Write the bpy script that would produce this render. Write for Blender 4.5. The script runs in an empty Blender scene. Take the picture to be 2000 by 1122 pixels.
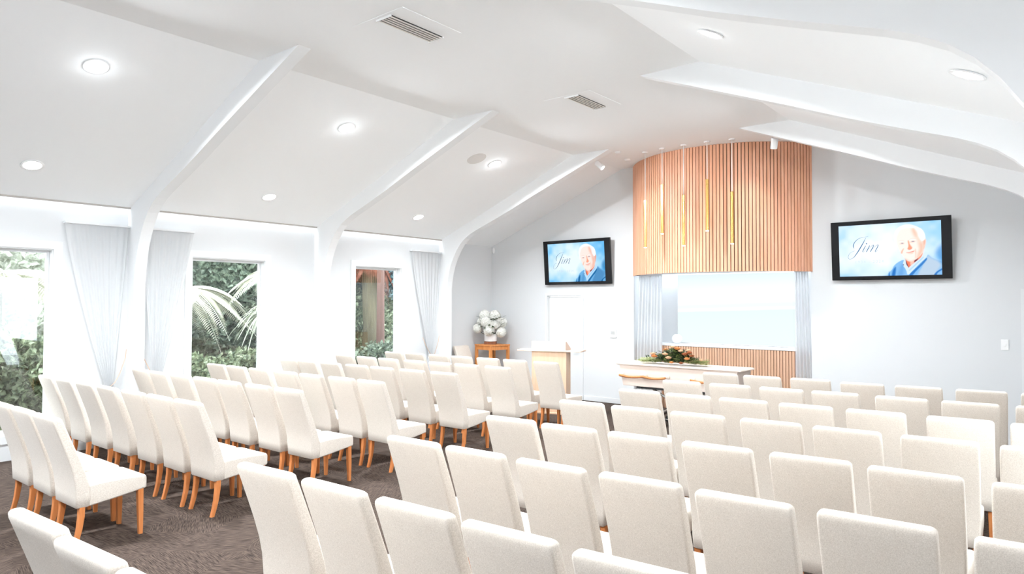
import bpy, bmesh, math, random
from mathutils import Vector, Matrix, Euler
random.seed(7)
S = bpy.context.scene
COL = S.collection
R = math.radians
PI = math.pi

# ------------------------------------------------------------------ camera
cam_d = bpy.data.cameras.new('camera')
cam_d.sensor_width = 36.0
cam_d.sensor_fit = 'HORIZONTAL'
cam_d.lens = 1338.0 / 2000.0 * 36.0
cam_d.clip_start = 0.05
cam = bpy.data.objects.new('camera', cam_d)
COL.objects.link(cam)
_a, _p, _r = R(39.25), R(1.38), R(0.15)
_f = Vector((-math.sin(_a) * math.cos(_p), math.cos(_a) * math.cos(_p), math.sin(_p)))
_x = Vector((math.cos(_a), math.sin(_a), 0))
_u = _x.cross(_f)
_x2 = _x * math.cos(_r) + _u * math.sin(_r)
_u2 = -_x * math.sin(_r) + _u * math.cos(_r)
_m = Matrix((( _x2.x, _u2.x, -_f.x, 0), (_x2.y, _u2.y, -_f.y, 0), (_x2.z, _u2.z, -_f.z, 2.0), (0, 0, 0, 1)))
cam.matrix_world = _m
S.camera = cam

# ------------------------------------------------------------------ world, exposure
W = bpy.data.worlds.new('daylight')
S.world = W
W.use_nodes = True
_bg = W.node_tree.nodes['Background']
_bg.inputs[0].default_value = (0.86, 0.94, 1.0, 1)
_bg.inputs[1].default_value = 9.0
S.view_settings.view_transform = 'Standard'
S.view_settings.look = 'None'
S.view_settings.gamma = 1.0
S.view_settings.exposure = 0.22
S.view_settings.use_curve_mapping = False
S.cycles.use_denoising = True
S.cycles.max_bounces = 10
S.cycles.diffuse_bounces = 7
S.cycles.glossy_bounces = 4
S.cycles.transparent_max_bounces = 12
S.cycles.sample_clamp_indirect = 6.0

DOWN_W = 190.0     # each downlight of the upper row, window side
DOWN_R = 99.0      # each downlight of the upper row, right side
LOW_W = 9.0       # each downlight of the lower rows
COVE_W = 5.5      # each cove strip
SPOT_W = 24.0     # each track spot

def area_light(name, loc, rot, power, color, sx, sy=None, shape='RECTANGLE', parent=None, portal=False, spread=PI):
    d = bpy.data.lights.new(name, 'AREA')
    d.energy = power; d.color = color; d.shape = shape; d.size = sx
    if sy: d.size_y = sy
    d.spread = spread
    if portal: d.cycles.is_portal = True
    o = bpy.data.objects.new(name, d); COL.objects.link(o)
    o.location = loc; o.rotation_euler = rot
    if parent: o.parent = parent
    return o

# window daylight portals (guide sampling of the sky through the openings)
WIN_Y = [(1.92, 3.16), (5.00, 6.22), (8.08, 9.21)]
WIN_Z = (0.32, 2.70)
XL, XR, YF, YB = -10.40, 0.26, 11.99, -3.45
CX = (XL + XR) / 2
for wi, (y0, y1) in enumerate(WIN_Y):
    area_light('daylight_portal', (XL - 0.16, (y0 + y1) / 2, 1.51), (0, R(-90), 0), 1, (1, 1, 1), 2.38, y1 - y0, portal=True)
    if wi == 1: area_light('daylight_portal', (XR + 0.16, (y0 + y1) / 2, 1.51), (0, R(90), 0), 1, (1, 1, 1), 2.38, y1 - y0, portal=True)

# ------------------------------------------------------------------ materials
def srgb(*c):
    return tuple((v / 255 / 12.92) if v / 255 <= 0.04045 else ((v / 255 + 0.055) / 1.055) ** 2.4 for v in c) + (1.0,)

def new_mat(name):
    m = bpy.data.materials.new(name); m.use_nodes = True
    nt = m.node_tree; b = nt.nodes.get('Principled BSDF')
    return m, nt, b

def pmat(name, col, rough=0.5, metal=0.0, spec=0.5, bump=None, vary=None, coords='Object', coat=0.0):
    """plain principled material; vary=(scale, amount, stretch) mottles the colour; bump=(scale, strength)"""
    m, nt, b = new_mat(name)
    b.inputs['Base Color'].default_value = tuple(col[:3]) + (1,)
    b.inputs['Roughness'].default_value = rough
    b.inputs['Metallic'].default_value = metal
    b.inputs['Specular IOR Level'].default_value = spec
    b.inputs['Coat Weight'].default_value = coat
    tc = nt.nodes.new('ShaderNodeTexCoord')
    if vary:
        mp = nt.nodes.new('ShaderNodeMapping'); mp.inputs['Scale'].default_value = vary[2]
        n = nt.nodes.new('ShaderNodeTexNoise'); n.inputs['Scale'].default_value = vary[0]; n.inputs['Detail'].default_value = 4
        mix = nt.nodes.new('ShaderNodeMix'); mix.data_type = 'RGBA'
        k = vary[1]
        mix.inputs[6].default_value = tuple(max(0, c * (1 - k)) for c in col[:3]) + (1,)
        mix.inputs[7].default_value = tuple(min(1, c * (1 + k)) for c in col[:3]) + (1,)
        nt.links.new(tc.outputs[coords], mp.inputs[0]); nt.links.new(mp.outputs[0], n.inputs[0])
        nt.links.new(n.outputs[0], mix.inputs[0]); nt.links.new(mix.outputs[2], b.inputs['Base Color'])
    if bump:
        n2 = nt.nodes.new('ShaderNodeTexNoise'); n2.inputs['Scale'].default_value = bump[0]
        bp = nt.nodes.new('ShaderNodeBump'); bp.inputs['Strength'].default_value = bump[1]; bp.inputs['Distance'].default_value = 0.01
        nt.links.new(tc.outputs[coords], n2.inputs[0]); nt.links.new(n2.outputs[0], bp.inputs['Height'])
        nt.links.new(bp.outputs[0], b.inputs['Normal'])
    return m

def emat(name, col, strength):
    m, nt, b = new_mat(name)
    e = nt.nodes.new('ShaderNodeEmission')
    e.inputs[0].default_value = tuple(col[:3]) + (1,); e.inputs[1].default_value = strength
    nt.links.new(e.outputs[0], nt.nodes['Material Output'].inputs[0])
    return m

M = {}
M['wall'] = pmat('painted_wall', (0.69, 0.70, 0.71), 0.6, spec=0.25, bump=(60, 0.02))
M['rib'] = pmat('painted_rib', (0.85, 0.86, 0.87), 0.6, spec=0.2)
M['ceil'] = pmat('painted_ceiling', (0.955, 0.965, 0.975), 0.8, spec=0.15)
M['trimw'] = pmat('white_trim_paint', (0.74, 0.75, 0.76), 0.4, spec=0.35)
M['lip'] = pmat('shade_grey_bead', (0.42, 0.39, 0.36), 0.6)  # grey carries the shadow line along the ceiling edge in its colour
M['white'] = pmat('white_enamel', (0.86, 0.86, 0.86), 0.35)
M['black'] = pmat('gloss_black_plastic', (0.006, 0.006, 0.007), 0.14, spec=0.22)
M['dark'] = pmat('matt_black', (0.02, 0.02, 0.02), 0.6)
M['rubber'] = pmat('black_rubber', (0.015, 0.015, 0.015), 0.8)
M['chrome'] = pmat('brushed_steel', (0.72, 0.72, 0.73), 0.22, metal=1.0)
M['brass'] = pmat('polished_brass', (0.95, 0.66, 0.22), 0.16, metal=1.0)
M['grey'] = pmat('grey_plastic', (0.45, 0.45, 0.44), 0.5)
M['lens'] = emat('lamp_lens', (1, 0.98, 0.95), 9.0)
M['spotlens'] = emat('spot_lens', (1, 0.90, 0.78), 9.0)

def wood(name, c1, c2, rough=0.45, scale=(1, 1, 0.08), s=22):
    m, nt, b = new_mat(name)
    tc = nt.nodes.new('ShaderNodeTexCoord'); mp = nt.nodes.new('ShaderNodeMapping')
    mp.inputs['Scale'].default_value = scale
    n = nt.nodes.new('ShaderNodeTexNoise'); n.inputs['Scale'].default_value = s; n.inputs['Detail'].default_value = 6; n.inputs['Distortion'].default_value = 0.6
    r = nt.nodes.new('ShaderNodeValToRGB')
    r.color_ramp.elements[0].position = 0.3; r.color_ramp.elements[0].color = tuple(c1) + (1,)
    r.color_ramp.elements[1].position = 0.72; r.color_ramp.elements[1].color = tuple(c2) + (1,)
    nt.links.new(tc.outputs['Object'], mp.inputs[0]); nt.links.new(mp.outputs[0], n.inputs[0])
    nt.links.new(n.outputs[0], r.inputs[0]); nt.links.new(r.outputs[0], b.inputs['Base Color'])
    b.inputs['Roughness'].default_value = rough; b.inputs['Specular IOR Level'].default_value = 0.35
    return m
M['legwood'] = wood('oiled_oak', (0.50, 0.165, 0.048), (0.66, 0.255, 0.09), 0.4)
M['slat'] = wood('slat_timber', (0.70, 0.345, 0.205), (0.80, 0.45, 0.30), 0.5)
M['slatback'] = pmat('slat_backing', (0.07, 0.03, 0.016), 0.9)
M['panelslat'] = wood('panel_timber', (0.56, 0.33, 0.21), (0.66, 0.42, 0.285), 0.5)
M['tablewood'] = wood('orange_pine', (0.56, 0.20, 0.05), (0.70, 0.29, 0.09), 0.4)
M['blockwood'] = wood('dark_walnut', (0.14, 0.045, 0.02), (0.24, 0.085, 0.035), 0.5)
M['lectern'] = wood('pale_beech', (0.62, 0.43, 0.29), (0.70, 0.50, 0.355), 0.45)
M['lecternlight'] = wood('bleached_beech', (0.68, 0.51, 0.41), (0.74, 0.58, 0.47), 0.45)
M['coffin'] = wood('limed_pine', (0.72, 0.60, 0.52), (0.78, 0.68, 0.61), 0.5, (0.06, 1, 1), 14)
def cloth_mat():
    m, nt, b = new_mat('white_sheer_cloth')
    b.inputs['Base Color'].default_value = (0.81, 0.82, 0.83, 1); b.inputs['Roughness'].default_value = 0.95; b.inputs['Specular IOR Level'].default_value = 0.1
    tr = nt.nodes.new('ShaderNodeBsdfTranslucent'); tr.inputs[0].default_value = (0.80, 0.81, 0.82, 1)
    mx = nt.nodes.new('ShaderNodeMixShader'); mx.inputs[0].default_value = 0.45
    nt.links.new(b.outputs[0], mx.inputs[1]); nt.links.new(tr.outputs[0], mx.inputs[2])
    nt.links.new(mx.outputs[0], nt.nodes['Material Output'].inputs[0])
    return m
M['curtain'] = cloth_mat()
M['pot'] = pmat('white_ceramic', (0.85, 0.86, 0.87), 0.25)
M['soil'] = pmat('garden_soil', (0.16, 0.14, 0.10), 0.95, vary=(3, 0.4, (1, 1, 1)))

def fabric():
    m, nt, b = new_mat('cream_linen')
    tc = nt.nodes.new('ShaderNodeTexCoord')
    ws = []
    for sc in ((150, 150, 520), (520, 150, 150)):
        mp = nt.nodes.new('ShaderNodeMapping'); mp.inputs['Scale'].default_value = sc
        n = nt.nodes.new('ShaderNodeTexNoise'); n.inputs['Scale'].default_value = 1.0; n.inputs['Detail'].default_value = 2
        nt.links.new(tc.outputs['Object'], mp.inputs[0]); nt.links.new(mp.outputs[0], n.inputs[0]); ws.append(n)
    ad = nt.nodes.new('ShaderNodeMath'); ad.operation = 'ADD'
    nt.links.new(ws[0].outputs[0], ad.inputs[0]); nt.links.new(ws[1].outputs[0], ad.inputs[1])
    r = nt.nodes.new('ShaderNodeValToRGB')
    r.color_ramp.elements[0].position = 0.40; r.color_ramp.elements[0].color = (0.575, 0.51, 0.445, 1)
    r.color_ramp.elements[1].position = 0.60; r.color_ramp.elements[1].color = (0.735, 0.67, 0.60, 1)
    hf = nt.nodes.new('ShaderNodeMath'); hf.operation = 'MULTIPLY'; hf.inputs[1].default_value = 0.5
    nt.links.new(ad.outputs[0], hf.inputs[0]); nt.links.new(hf.outputs[0], r.inputs[0])
    nt.links.new(r.outputs[0], b.inputs['Base Color'])
    bp = nt.nodes.new('ShaderNodeBump'); bp.inputs['Strength'].default_value = 0.15; bp.inputs['Distance'].default_value = 0.003
    nt.links.new(hf.outputs[0], bp.inputs['Height']); nt.links.new(bp.outputs[0], b.inputs['Normal'])
    b.inputs['Roughness'].default_value = 0.85; b.inputs['Specular IOR Level'].default_value = 0.2
    b.inputs['Sheen Weight'].default_value = 0.15
    return m
M['fabric'] = fabric()

def carpet():
    m, nt, b = new_mat('patterned_carpet')
    tc = nt.nodes.new('ShaderNodeTexCoord')
    wn = nt.nodes.new('ShaderNodeTexNoise'); wn.inputs['Scale'].default_value = 1.6
    nt.links.new(tc.outputs['Object'], wn.inputs[0])
    mxv = nt.nodes.new('ShaderNodeVectorMath'); mxv.operation = 'MULTIPLY_ADD'; mxv.inputs[1].default_value = (0.25, 0.25, 0)
    nt.links.new(wn.outputs[1], mxv.inputs[0]); nt.links.new(tc.outputs['Object'], mxv.inputs[2])
    vo = nt.nodes.new('ShaderNodeTexVoronoi'); vo.inputs['Scale'].default_value = 1.7
    nt.links.new(mxv.outputs[0], vo.inputs[0])
    sep = nt.nodes.new('ShaderNodeSeparateColor'); nt.links.new(vo.outputs['Color'], sep.inputs[0])
    ang = nt.nodes.new('ShaderNodeMath'); ang.operation = 'MULTIPLY'; ang.inputs[1].default_value = 6.28
    nt.links.new(sep.outputs[0], ang.inputs[0])
    vr = nt.nodes.new('ShaderNodeVectorRotate'); vr.rotation_type = 'Z_AXIS'
    nt.links.new(tc.outputs['Object'], vr.inputs['Vector']); nt.links.new(ang.outputs[0], vr.inputs['Angle'])
    mp = nt.nodes.new('ShaderNodeMapping'); mp.inputs['Scale'].default_value = (9, 150, 1)
    nt.links.new(vr.outputs[0], mp.inputs[0])
    n = nt.nodes.new('ShaderNodeTexNoise'); n.inputs['Scale'].default_value = 1.0; n.inputs['Detail'].default_value = 3
    nt.links.new(mp.outputs[0], n.inputs[0])
    fine = nt.nodes.new('ShaderNodeTexNoise'); fine.inputs['Scale'].default_value = 260
    nt.links.new(tc.outputs['Object'], fine.inputs[0])
    ad = nt.nodes.new('ShaderNodeMath'); ad.operation = 'MULTIPLY_ADD'; ad.inputs[1].default_value = 0.25
    nt.links.new(fine.outputs[0], ad.inputs[0]); nt.links.new(n.outputs[0], ad.inputs[2])
    r = nt.nodes.new('ShaderNodeValToRGB')
    r.color_ramp.elements[0].position = 0.48; r.color_ramp.elements[0].color = (0.021, 0.015, 0.012, 1)
    r.color_ramp.elements[1].position = 0.76; r.color_ramp.elements[1].color = (0.104, 0.075, 0.061, 1)
    nt.links.new(ad.outputs[0], r.inputs[0]); nt.links.new(r.outputs[0], b.inputs['Base Color'])
    bp = nt.nodes.new('ShaderNodeBump'); bp.inputs['Strength'].default_value = 0.25; bp.inputs['Distance'].default_value = 0.004
    nt.links.new(ad.outputs[0], bp.inputs['Height']); nt.links.new(bp.outputs[0], b.inputs['Normal'])
    b.inputs['Roughness'].default_value = 0.95; b.inputs['Specular IOR Level'].default_value = 0.1
    return m
M['carpet'] = carpet()

def glass():
    m, nt, b = new_mat('window_glass')
    t = nt.nodes.new('ShaderNodeBsdfTransparent'); t.inputs[0].default_value = (0.95, 0.97, 0.965, 1)
    g = nt.nodes.new('ShaderNodeBsdfGlossy'); g.inputs['Roughness'].default_value = 0.0
    lw = nt.nodes.new('ShaderNodeLayerWeight'); lw.inputs[0].default_value = 0.5
    pw = nt.nodes.new('ShaderNodeMath'); pw.operation = 'POWER'; pw.inputs[1].default_value = 4.0
    f = nt.nodes.new('ShaderNodeMath'); f.operation = 'MULTIPLY_ADD'; f.inputs[1].default_value = 0.88; f.inputs[2].default_value = 0.12
    nt.links.new(lw.outputs['Facing'], pw.inputs[0]); nt.links.new(pw.outputs[0], f.inputs[0])
    mx = nt.nodes.new('ShaderNodeMixShader')
    nt.links.new(f.outputs[0], mx.inputs[0]); nt.links.new(t.outputs[0], mx.inputs[1]); nt.links.new(g.outputs[0], mx.inputs[2])
    nt.links.new(mx.outputs[0], nt.nodes['Material Output'].inputs[0])
    return m
M['glass'] = glass()

def leafmat(name, c1, c2, scale=9):
    m, nt, b = new_mat(name)
    tc = nt.nodes.new('ShaderNodeTexCoord')
    n = nt.nodes.new('ShaderNodeTexNoise'); n.inputs['Scale'].default_value = scale; n.inputs['Detail'].default_value = 3
    r = nt.nodes.new('ShaderNodeValToRGB')
    r.color_ramp.elements[0].position = 0.36; r.color_ramp.elements[0].color = tuple(c1) + (1,)
    r.color_ramp.elements[1].position = 0.64; r.color_ramp.elements[1].color = tuple(c2) + (1,)
    nt.links.new(tc.outputs['Object'], n.inputs[0]); nt.links.new(n.outputs[0], r.inputs[0])
    nt.links.new(r.outputs[0], b.inputs['Base Color'])
    b.inputs['Roughness'].default_value = 0.5
    tr = nt.nodes.new('ShaderNodeBsdfTranslucent'); nt.links.new(r.outputs[0], tr.inputs[0])
    mx = nt.nodes.new('ShaderNodeMixShader'); mx.inputs[0].default_value = 0.25
    nt.links.new(b.outputs[0], mx.inputs[1]); nt.links.new(tr.outputs[0], mx.inputs[2])
    nt.links.new(mx.outputs[0], nt.nodes['Material Output'].inputs[0])
    return m
M['leaf_hedge'] = leafmat('hedge_leaf', (0.035, 0.065, 0.028), (0.38, 0.44, 0.28))
M['leaf_dark'] = leafmat('evergreen_leaf', (0.025, 0.05, 0.028), (0.26, 0.32, 0.23))
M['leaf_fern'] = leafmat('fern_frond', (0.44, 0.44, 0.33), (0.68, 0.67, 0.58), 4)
M['leaf_yucca'] = leafmat('yucca_leaf', (0.20, 0.23, 0.15), (0.42, 0.43, 0.34), 6)
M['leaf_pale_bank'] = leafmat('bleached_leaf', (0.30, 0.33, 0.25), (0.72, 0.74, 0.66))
M['leaf_blue'] = leafmat('blue_green_leaf', (0.04, 0.10, 0.11), (0.20, 0.30, 0.31))
M['leaf_rust'] = leafmat('rusty_frond', (0.22, 0.07, 0.04), (0.42, 0.20, 0.14))
M['leaf_bouquet'] = leafmat('bouquet_leaf', (0.03, 0.06, 0.015), (0.30, 0.36, 0.12), 30)
M['leaf_pale'] = leafmat('pale_sprig', (0.34, 0.40, 0.14), (0.62, 0.66, 0.36), 30)
M['leaf_deep'] = leafmat('deep_green_leaf', (0.015, 0.03, 0.012), (0.06, 0.10, 0.04), 30)
M['bark'] = pmat('brown_bark', (0.13, 0.070, 0.055), 0.95, vary=(6, 0.35, (4, 4, 0.6)), bump=(14, 0.6))
M['fernbark'] = pmat('fern_trunk', (0.11, 0.095, 0.055), 0.95, vary=(22, 0.6, (1, 1, 0.12)), bump=(40, 0.8))
M['petal'] = pmat('white_petal', (0.86, 0.85, 0.80), 0.7, vary=(40, 0.06, (1, 1, 1)))
M['floret_core'] = pmat('floret_core', (0.50, 0.50, 0.38), 0.9)
M['petal_o'] = pmat('orange_petal', (0.85, 0.36, 0.13), 0.6, vary=(60, 0.3, (1, 1, 1)))
M['petal_p'] = pmat('peach_petal', (0.88, 0.66, 0.46), 0.6, vary=(60, 0.12, (1, 1, 1)))
M['petal_r'] = pmat('rust_petal', (0.48, 0.17, 0.07), 0.7, vary=(60, 0.4, (1, 1, 1)))
M['rope'] = pmat('orange_rope', (0.52, 0.21, 0.075), 0.8)
M['tierope'] = pmat('brown_cord', (0.62, 0.44, 0.34), 0.8)

# ------------------------------------------------------------------ mesh helpers
def obj(name, bm, mat, parent=None, smooth=False, kind=None, loc=None, rot=None):
    me = bpy.data.meshes.new(name)
    bmesh.ops.recalc_face_normals(bm, faces=bm.faces[:])
    bm.to_mesh(me); bm.free()
    for mm in (mat if isinstance(mat, (list, tuple)) else [mat]): me.materials.append(mm)
    if smooth:
        for p in me.polygons: p.use_smooth = True
    o = bpy.data.objects.new(name, me); COL.objects.link(o)
    if parent is not None: o.parent = parent
    if loc is not None: o.location = loc
    if rot is not None: o.rotation_euler = rot
    if kind: o['kind'] = kind
    return o

def thing(name, label, cat, loc=(0, 0, 0), rotz=0.0, group=None):
    o = bpy.data.objects.new(name, None); COL.objects.link(o)
    o.empty_display_size = 0.1
    o.location = loc; o.rotation_euler = (0, 0, rotz)
    o['label'] = label; o['category'] = cat
    if group: o['group'] = group
    return o

def tag(o, label, cat, group=None):
    o['label'] = label; o['category'] = cat
    if group: o['group'] = group
    return o

def box(bm, x0, x1, y0, y1, z0, z1, mi=0, mat=None):
    v = [bm.verts.new(p) for p in ((x0, y0, z0), (x1, y0, z0), (x1, y1, z0), (x0, y1, z0), (x0, y0, z1), (x1, y0, z1), (x1, y1, z1), (x0, y1, z1))]
    if mat is not None:
        for q in v: q.co = mat @ q.co
    fs = []
    for f in ((0, 3, 2, 1), (4, 5, 6, 7), (0, 1, 5, 4), (1, 2, 6, 5), (2, 3, 7, 6), (3, 0, 4, 7)):
        fc = bm.faces.new([v[i] for i in f]); fc.material_index = mi; fs.append(fc)
    return v, fs

def bbox(x0, x1, y0, y1, z0, z1, bev=0.0, seg=2):
    bm = bmesh.new(); box(bm, x0, x1, y0, y1, z0, z1)
    if bev: bmesh.ops.bevel(bm, geom=bm.edges[:], offset=bev, segments=seg, affect='EDGES', profile=0.5)
    return bm

def loft(bm, rings, cap=True, closed=True, mi=0):
    vr = [[bm.verts.new(p) for p in r] for r in rings]
    n = len(vr[0])
    for a, b in zip(vr[:-1], vr[1:]):
        for i in range(n if closed else n - 1):
            j = (i + 1) % n
            f = bm.faces.new((a[i], a[j], b[j], b[i])); f.material_index = mi
    if cap and closed:
        f = bm.faces.new(vr[0][::-1]); f.material_index = mi
        f = bm.faces.new(vr[-1]); f.material_index = mi
    return vr

def tube(bm, pts, rad, n=10, cap=True, mi=0):
    """tube along pts; rad is a number or one per point"""
    pts = [Vector(p) for p in pts]
    rings = []
    up = Vector((0, 0, 1))
    prev = None
    for i, p in enumerate(pts):
        d = (pts[min(i + 1, len(pts) - 1)] - pts[max(i - 1, 0)]).normalized()
        if prev is None:
            a = d.cross(up)
            if a.length < 1e-3: a = d.cross(Vector((1, 0, 0)))
            a.normalize()
        else:
            a = prev - d * prev.dot(d)
            a.normalize()
        prev = a
        b = d.cross(a)
        r = rad[i] if isinstance(rad, (list, tuple)) else rad
        rings.append([p + a * (math.cos(2 * PI * k / n) * r) + b * (math.sin(2 * PI * k / n) * r) for k in range(n)])
    loft(bm, rings, cap, mi=mi)

def lathe(bm, prof, n=32, cx=0, cy=0, mi=0, cap=True):
    loft(bm, [[(cx + r * math.cos(2 * PI * k / n), cy + r * math.sin(2 * PI * k / n), z) for k in range(n)] for r, z in prof], cap, mi=mi)

def prism(bm, poly, axis, a0, a1, mi=0):
    """extrude a 2D polygon along an axis: 'y' takes (x,z), 'x' takes (y,z), 'z' takes (x,y)"""
    def P(q, a):
        return {'y': (q[0], a, q[1]), 'x': (a, q[0], q[1]), 'z': (q[0], q[1], a)}[axis]
    A = [bm.verts.new(P(q, a0)) for q in poly]; B = [bm.verts.new(P(q, a1)) for q in poly]
    n = len(poly)
    for i in range(n):
        f = bm.faces.new((A[i], A[(i + 1) % n], B[(i + 1) % n], B[i])); f.material_index = mi
    bm.faces.new(A[::-1]).material_index = mi
    bm.faces.new(B).material_index = mi

def rrect(w, t, rc, n=5):
    """rounded rectangle outline centred at 0: list of (x, y)"""
    rc = min(rc, w / 2 - 1e-4, t / 2 - 1e-4)
    out = []
    for cx, cy, a0 in ((w / 2 - rc, t / 2 - rc, 0), (-w / 2 + rc, t / 2 - rc, 90), (-w / 2 + rc, -t / 2 + rc, 180), (w / 2 - rc, -t / 2 + rc, 270)):
        for k in range(n):
            a = R(a0 + 90 * k / (n - 1)); out.append((cx + rc * math.cos(a), cy + rc * math.sin(a)))
    return out

# ------------------------------------------------------------------ the room
ZC = 4.70; XB1 = -6.97; XB2 = 2 * CX - XB1; SL = 0.404
def ceil_z(x):
    if x < XB1: return ZC - SL * (XB1 - x)
    if x > XB2: return ZC - SL * (x - XB2)
    return ZC
EL, ER = XL + 0.075, XR - 0.075            # ceiling edges above the cove slot
YL = 10.28                                  # last rib

bm = bmesh.new()
box(bm, XL - 0.3, XR + 0.3, YB - 0.3, YF + 1.0, -0.2, 0.0)
obj('floor', bm, M['carpet'], kind='structure')

def side_wall(name, x0, x1):
    bm = bmesh.new()
    ys = [YB]
    for a, b in (WIN_Y if x1 <= XL else WIN_Y[1:2]): ys += [a, b]
    ys.append(YF)
    for i in range(len(ys) - 1):
        if i % 2 == 0: box(bm, x0, x1, ys[i], ys[i + 1], 0, 3.62)
        else:
            box(bm, x0, x1, ys[i], ys[i + 1], 0, WIN_Z[0]); box(bm, x0, x1, ys[i], ys[i + 1], WIN_Z[1], 3.62)
    obj(name, bm, M['wall'], kind='structure')
side_wall('wall_left', XL - 0.22, XL)
side_wall('wall_right', XR, XR + 0.22)
obj('wall_back', bbox(XL - 0.22, XR + 0.22, YB - 0.2, YB, 0, 4.9), M['wall'], kind='structure')

# front wall with the doorways and the stage opening
NX0, NX1, NZ = -6.69, -3.36, 2.62
D1 = (-8.80, -7.93); D2 = (-0.50, 0.20); DZ = 2.17
bm = bmesh.new()
fw = 0.12
xs = [XL, D1[0], D1[1], NX0, NX1, D2[0], D2[1], XR]
for i in range(7):
    zt = 4.72
    if i in (1, 5): box(bm, xs[i], xs[i + 1], YF, YF + fw, DZ, zt)
    elif i == 3: box(bm, xs[i], xs[i + 1], YF, YF + fw, NZ, zt)
    else: box(bm, xs[i], xs[i + 1], YF, YF + fw, 0, zt)
obj('wall_front', bm, M['wall'], kind='structure')
# niche behind the opening
bm = bmesh.new()
box(bm, NX0 - 0.1, NX1 + 0.1, 12.56, 12.66, 0, 2.85)
box(bm, NX0 - 0.1, NX0, YF + fw, 12.56, 0, 2.85)
box(bm, NX1, NX1 + 0.1, YF + fw, 12.56, 0, 2.85)
box(bm, NX0 - 0.1, NX1 + 0.1, YF + fw, 12.66, 2.75, 2.85)
obj('wall_niche', bm, M['wall'], kind='structure')

# ceiling: raked sides and flat middle
bm = bmesh.new()
prof = [(EL, ceil_z(EL)), (XB1, ZC), (XB2, ZC), (ER, ceil_z(ER)), (ER, ceil_z(ER) + 0.12), (XB2, ZC + 0.12), (XB1, ZC + 0.12), (EL, ceil_z(EL) + 0.12)]
prism(bm, prof, 'y', YB, YL + 0.15)
zl = ceil_z(XL)
prof = [(XL, zl), (XB1, ZC), (XB2, ZC), (XR, zl), (XR, zl + 0.12), (XB2, ZC + 0.12), (XB1, ZC + 0.12), (XL, zl + 0.12)]
prism(bm, prof, 'y', YL + 0.15, YF)
box(bm, XL, EL, YB, YL + 0.15, 3.46, 3.58)      # lid of the cove slot
box(bm, ER, XR, YB, YL + 0.15, 3.46, 3.58)
obj('ceiling', bm, M['ceil'], kind='structure')

# ribs (portal frames)
lowp = [(-10.17, 0.0), (-10.17, 2.28), (-10.150, 2.45), (-10.115, 2.62), (-10.06, 2.79), (-9.985, 2.95), (-9.885, 3.11), (-9.78, 3.235), (-9.66, 3.335), (-9.52, 3.415), (-9.36, 3.485), (-8.93, 3.64), (-8.45, 3.82), (-7.90, 4.045), (-6.22, ZC)]
nt_ = 0
RIBY = [-2.12, 0.98, 4.08, 7.18, 10.28]
for y in RIBY:
    for side in (0, 1):
        nt_ += 1
        poly = list(lowp) + [(XB1, ZC), (EL, ceil_z(EL)), (EL, 3.46), (XL, 3.46), (XL, 0)]
        if side: poly = [(2 * CX - x, z) for x, z in poly]
        bm = bmesh.new(); prism(bm, poly, 'y', y, y + 0.15)
        obj('trim_%d' % nt_, bm, M['rib'], kind='structure')

# cove beads and light strips between the ribs
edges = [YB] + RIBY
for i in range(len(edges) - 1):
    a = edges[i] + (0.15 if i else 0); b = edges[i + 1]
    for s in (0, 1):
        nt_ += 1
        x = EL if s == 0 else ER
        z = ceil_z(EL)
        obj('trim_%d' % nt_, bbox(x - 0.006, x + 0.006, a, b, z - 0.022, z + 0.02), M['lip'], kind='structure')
        lx = (XL + EL) / 2 - 0.002 if s == 0 else (XR + ER) / 2 + 0.002
        area_light('cove_light', (lx, (a + b) / 2, 3.44), (0, 0, 0), COVE_W * (b - a) / 2.95, (0.90, 0.96, 1.0), 0.04, (b - a) - 0.05)

# baseboards and door trims
obj('baseboard_front', bbox(D1[1] + 0.08, NX0, YF - 0.018, YF, 0, 0.10, 0.004), M['trimw'], kind='structure')
obj('baseboard_front_corner', bbox(XL, D1[0] - 0.08, YF - 0.018, YF, 0, 0.10, 0.004), M['trimw'], kind='structure')
obj('baseboard_front_right', bbox(NX1, D2[0] - 0.07, YF - 0.018, YF, 0, 0.10, 0.004), M['trimw'], kind='structure')
obj('baseboard_left', bbox(XL, XL + 0.018, YL + 0.15, YF, 0, 0.10, 0.004), M['trimw'], kind='structure')

def door(n, x0, x1, hx, sgn):
    bm = bmesh.new()
    for a, b, z0, z1 in ((x0 - 0.055, x0, 0, DZ + 0.055), (x1, x1 + 0.055, 0, DZ + 0.055), (x0, x1, DZ, DZ + 0.055)):
        box(bm, a, b, YF - 0.016, YF, z0, z1)
    box(bm, x0, x0 + 0.02, YF, YF + 0.1, 0, DZ); box(bm, x1 - 0.02, x1, YF, YF + 0.1, 0, DZ); box(bm, x0, x1, YF, YF + 0.1, DZ - 0.02, DZ)
    d = obj('door_%d' % n, bm, M['trimw'], kind='structure')
    obj('leaf', bbox(x0 + 0.023, x1 - 0.023, YF + 0.035, YF + 0.075, 0.008, DZ - 0.023, 0.003), M['trimw'], d)
    bm = bmesh.new()
    tube(bm, [(hx, YF + 0.034, 1.0), (hx, YF - 0.02, 1.0), (hx - sgn * 0.015, YF - 0.03, 1.0), (hx - sgn * 0.12, YF - 0.03, 1.0)], 0.010, 10)
    lathe(bm, [(0.026, 0), (0.026, 0.008)], 20)
    for v in bm.verts[-40:]:
        x, y, z = v.co; v.co = (hx + x, YF + 0.034 - z, 1.0 + y)
    obj('handle', bm, M['chrome'], d, smooth=True)
door(1, D1[0], D1[1], D1[1] - 0.08, 1)
door(2, D2[0], D2[1], D2[1] - 0.08, 1)

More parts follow.
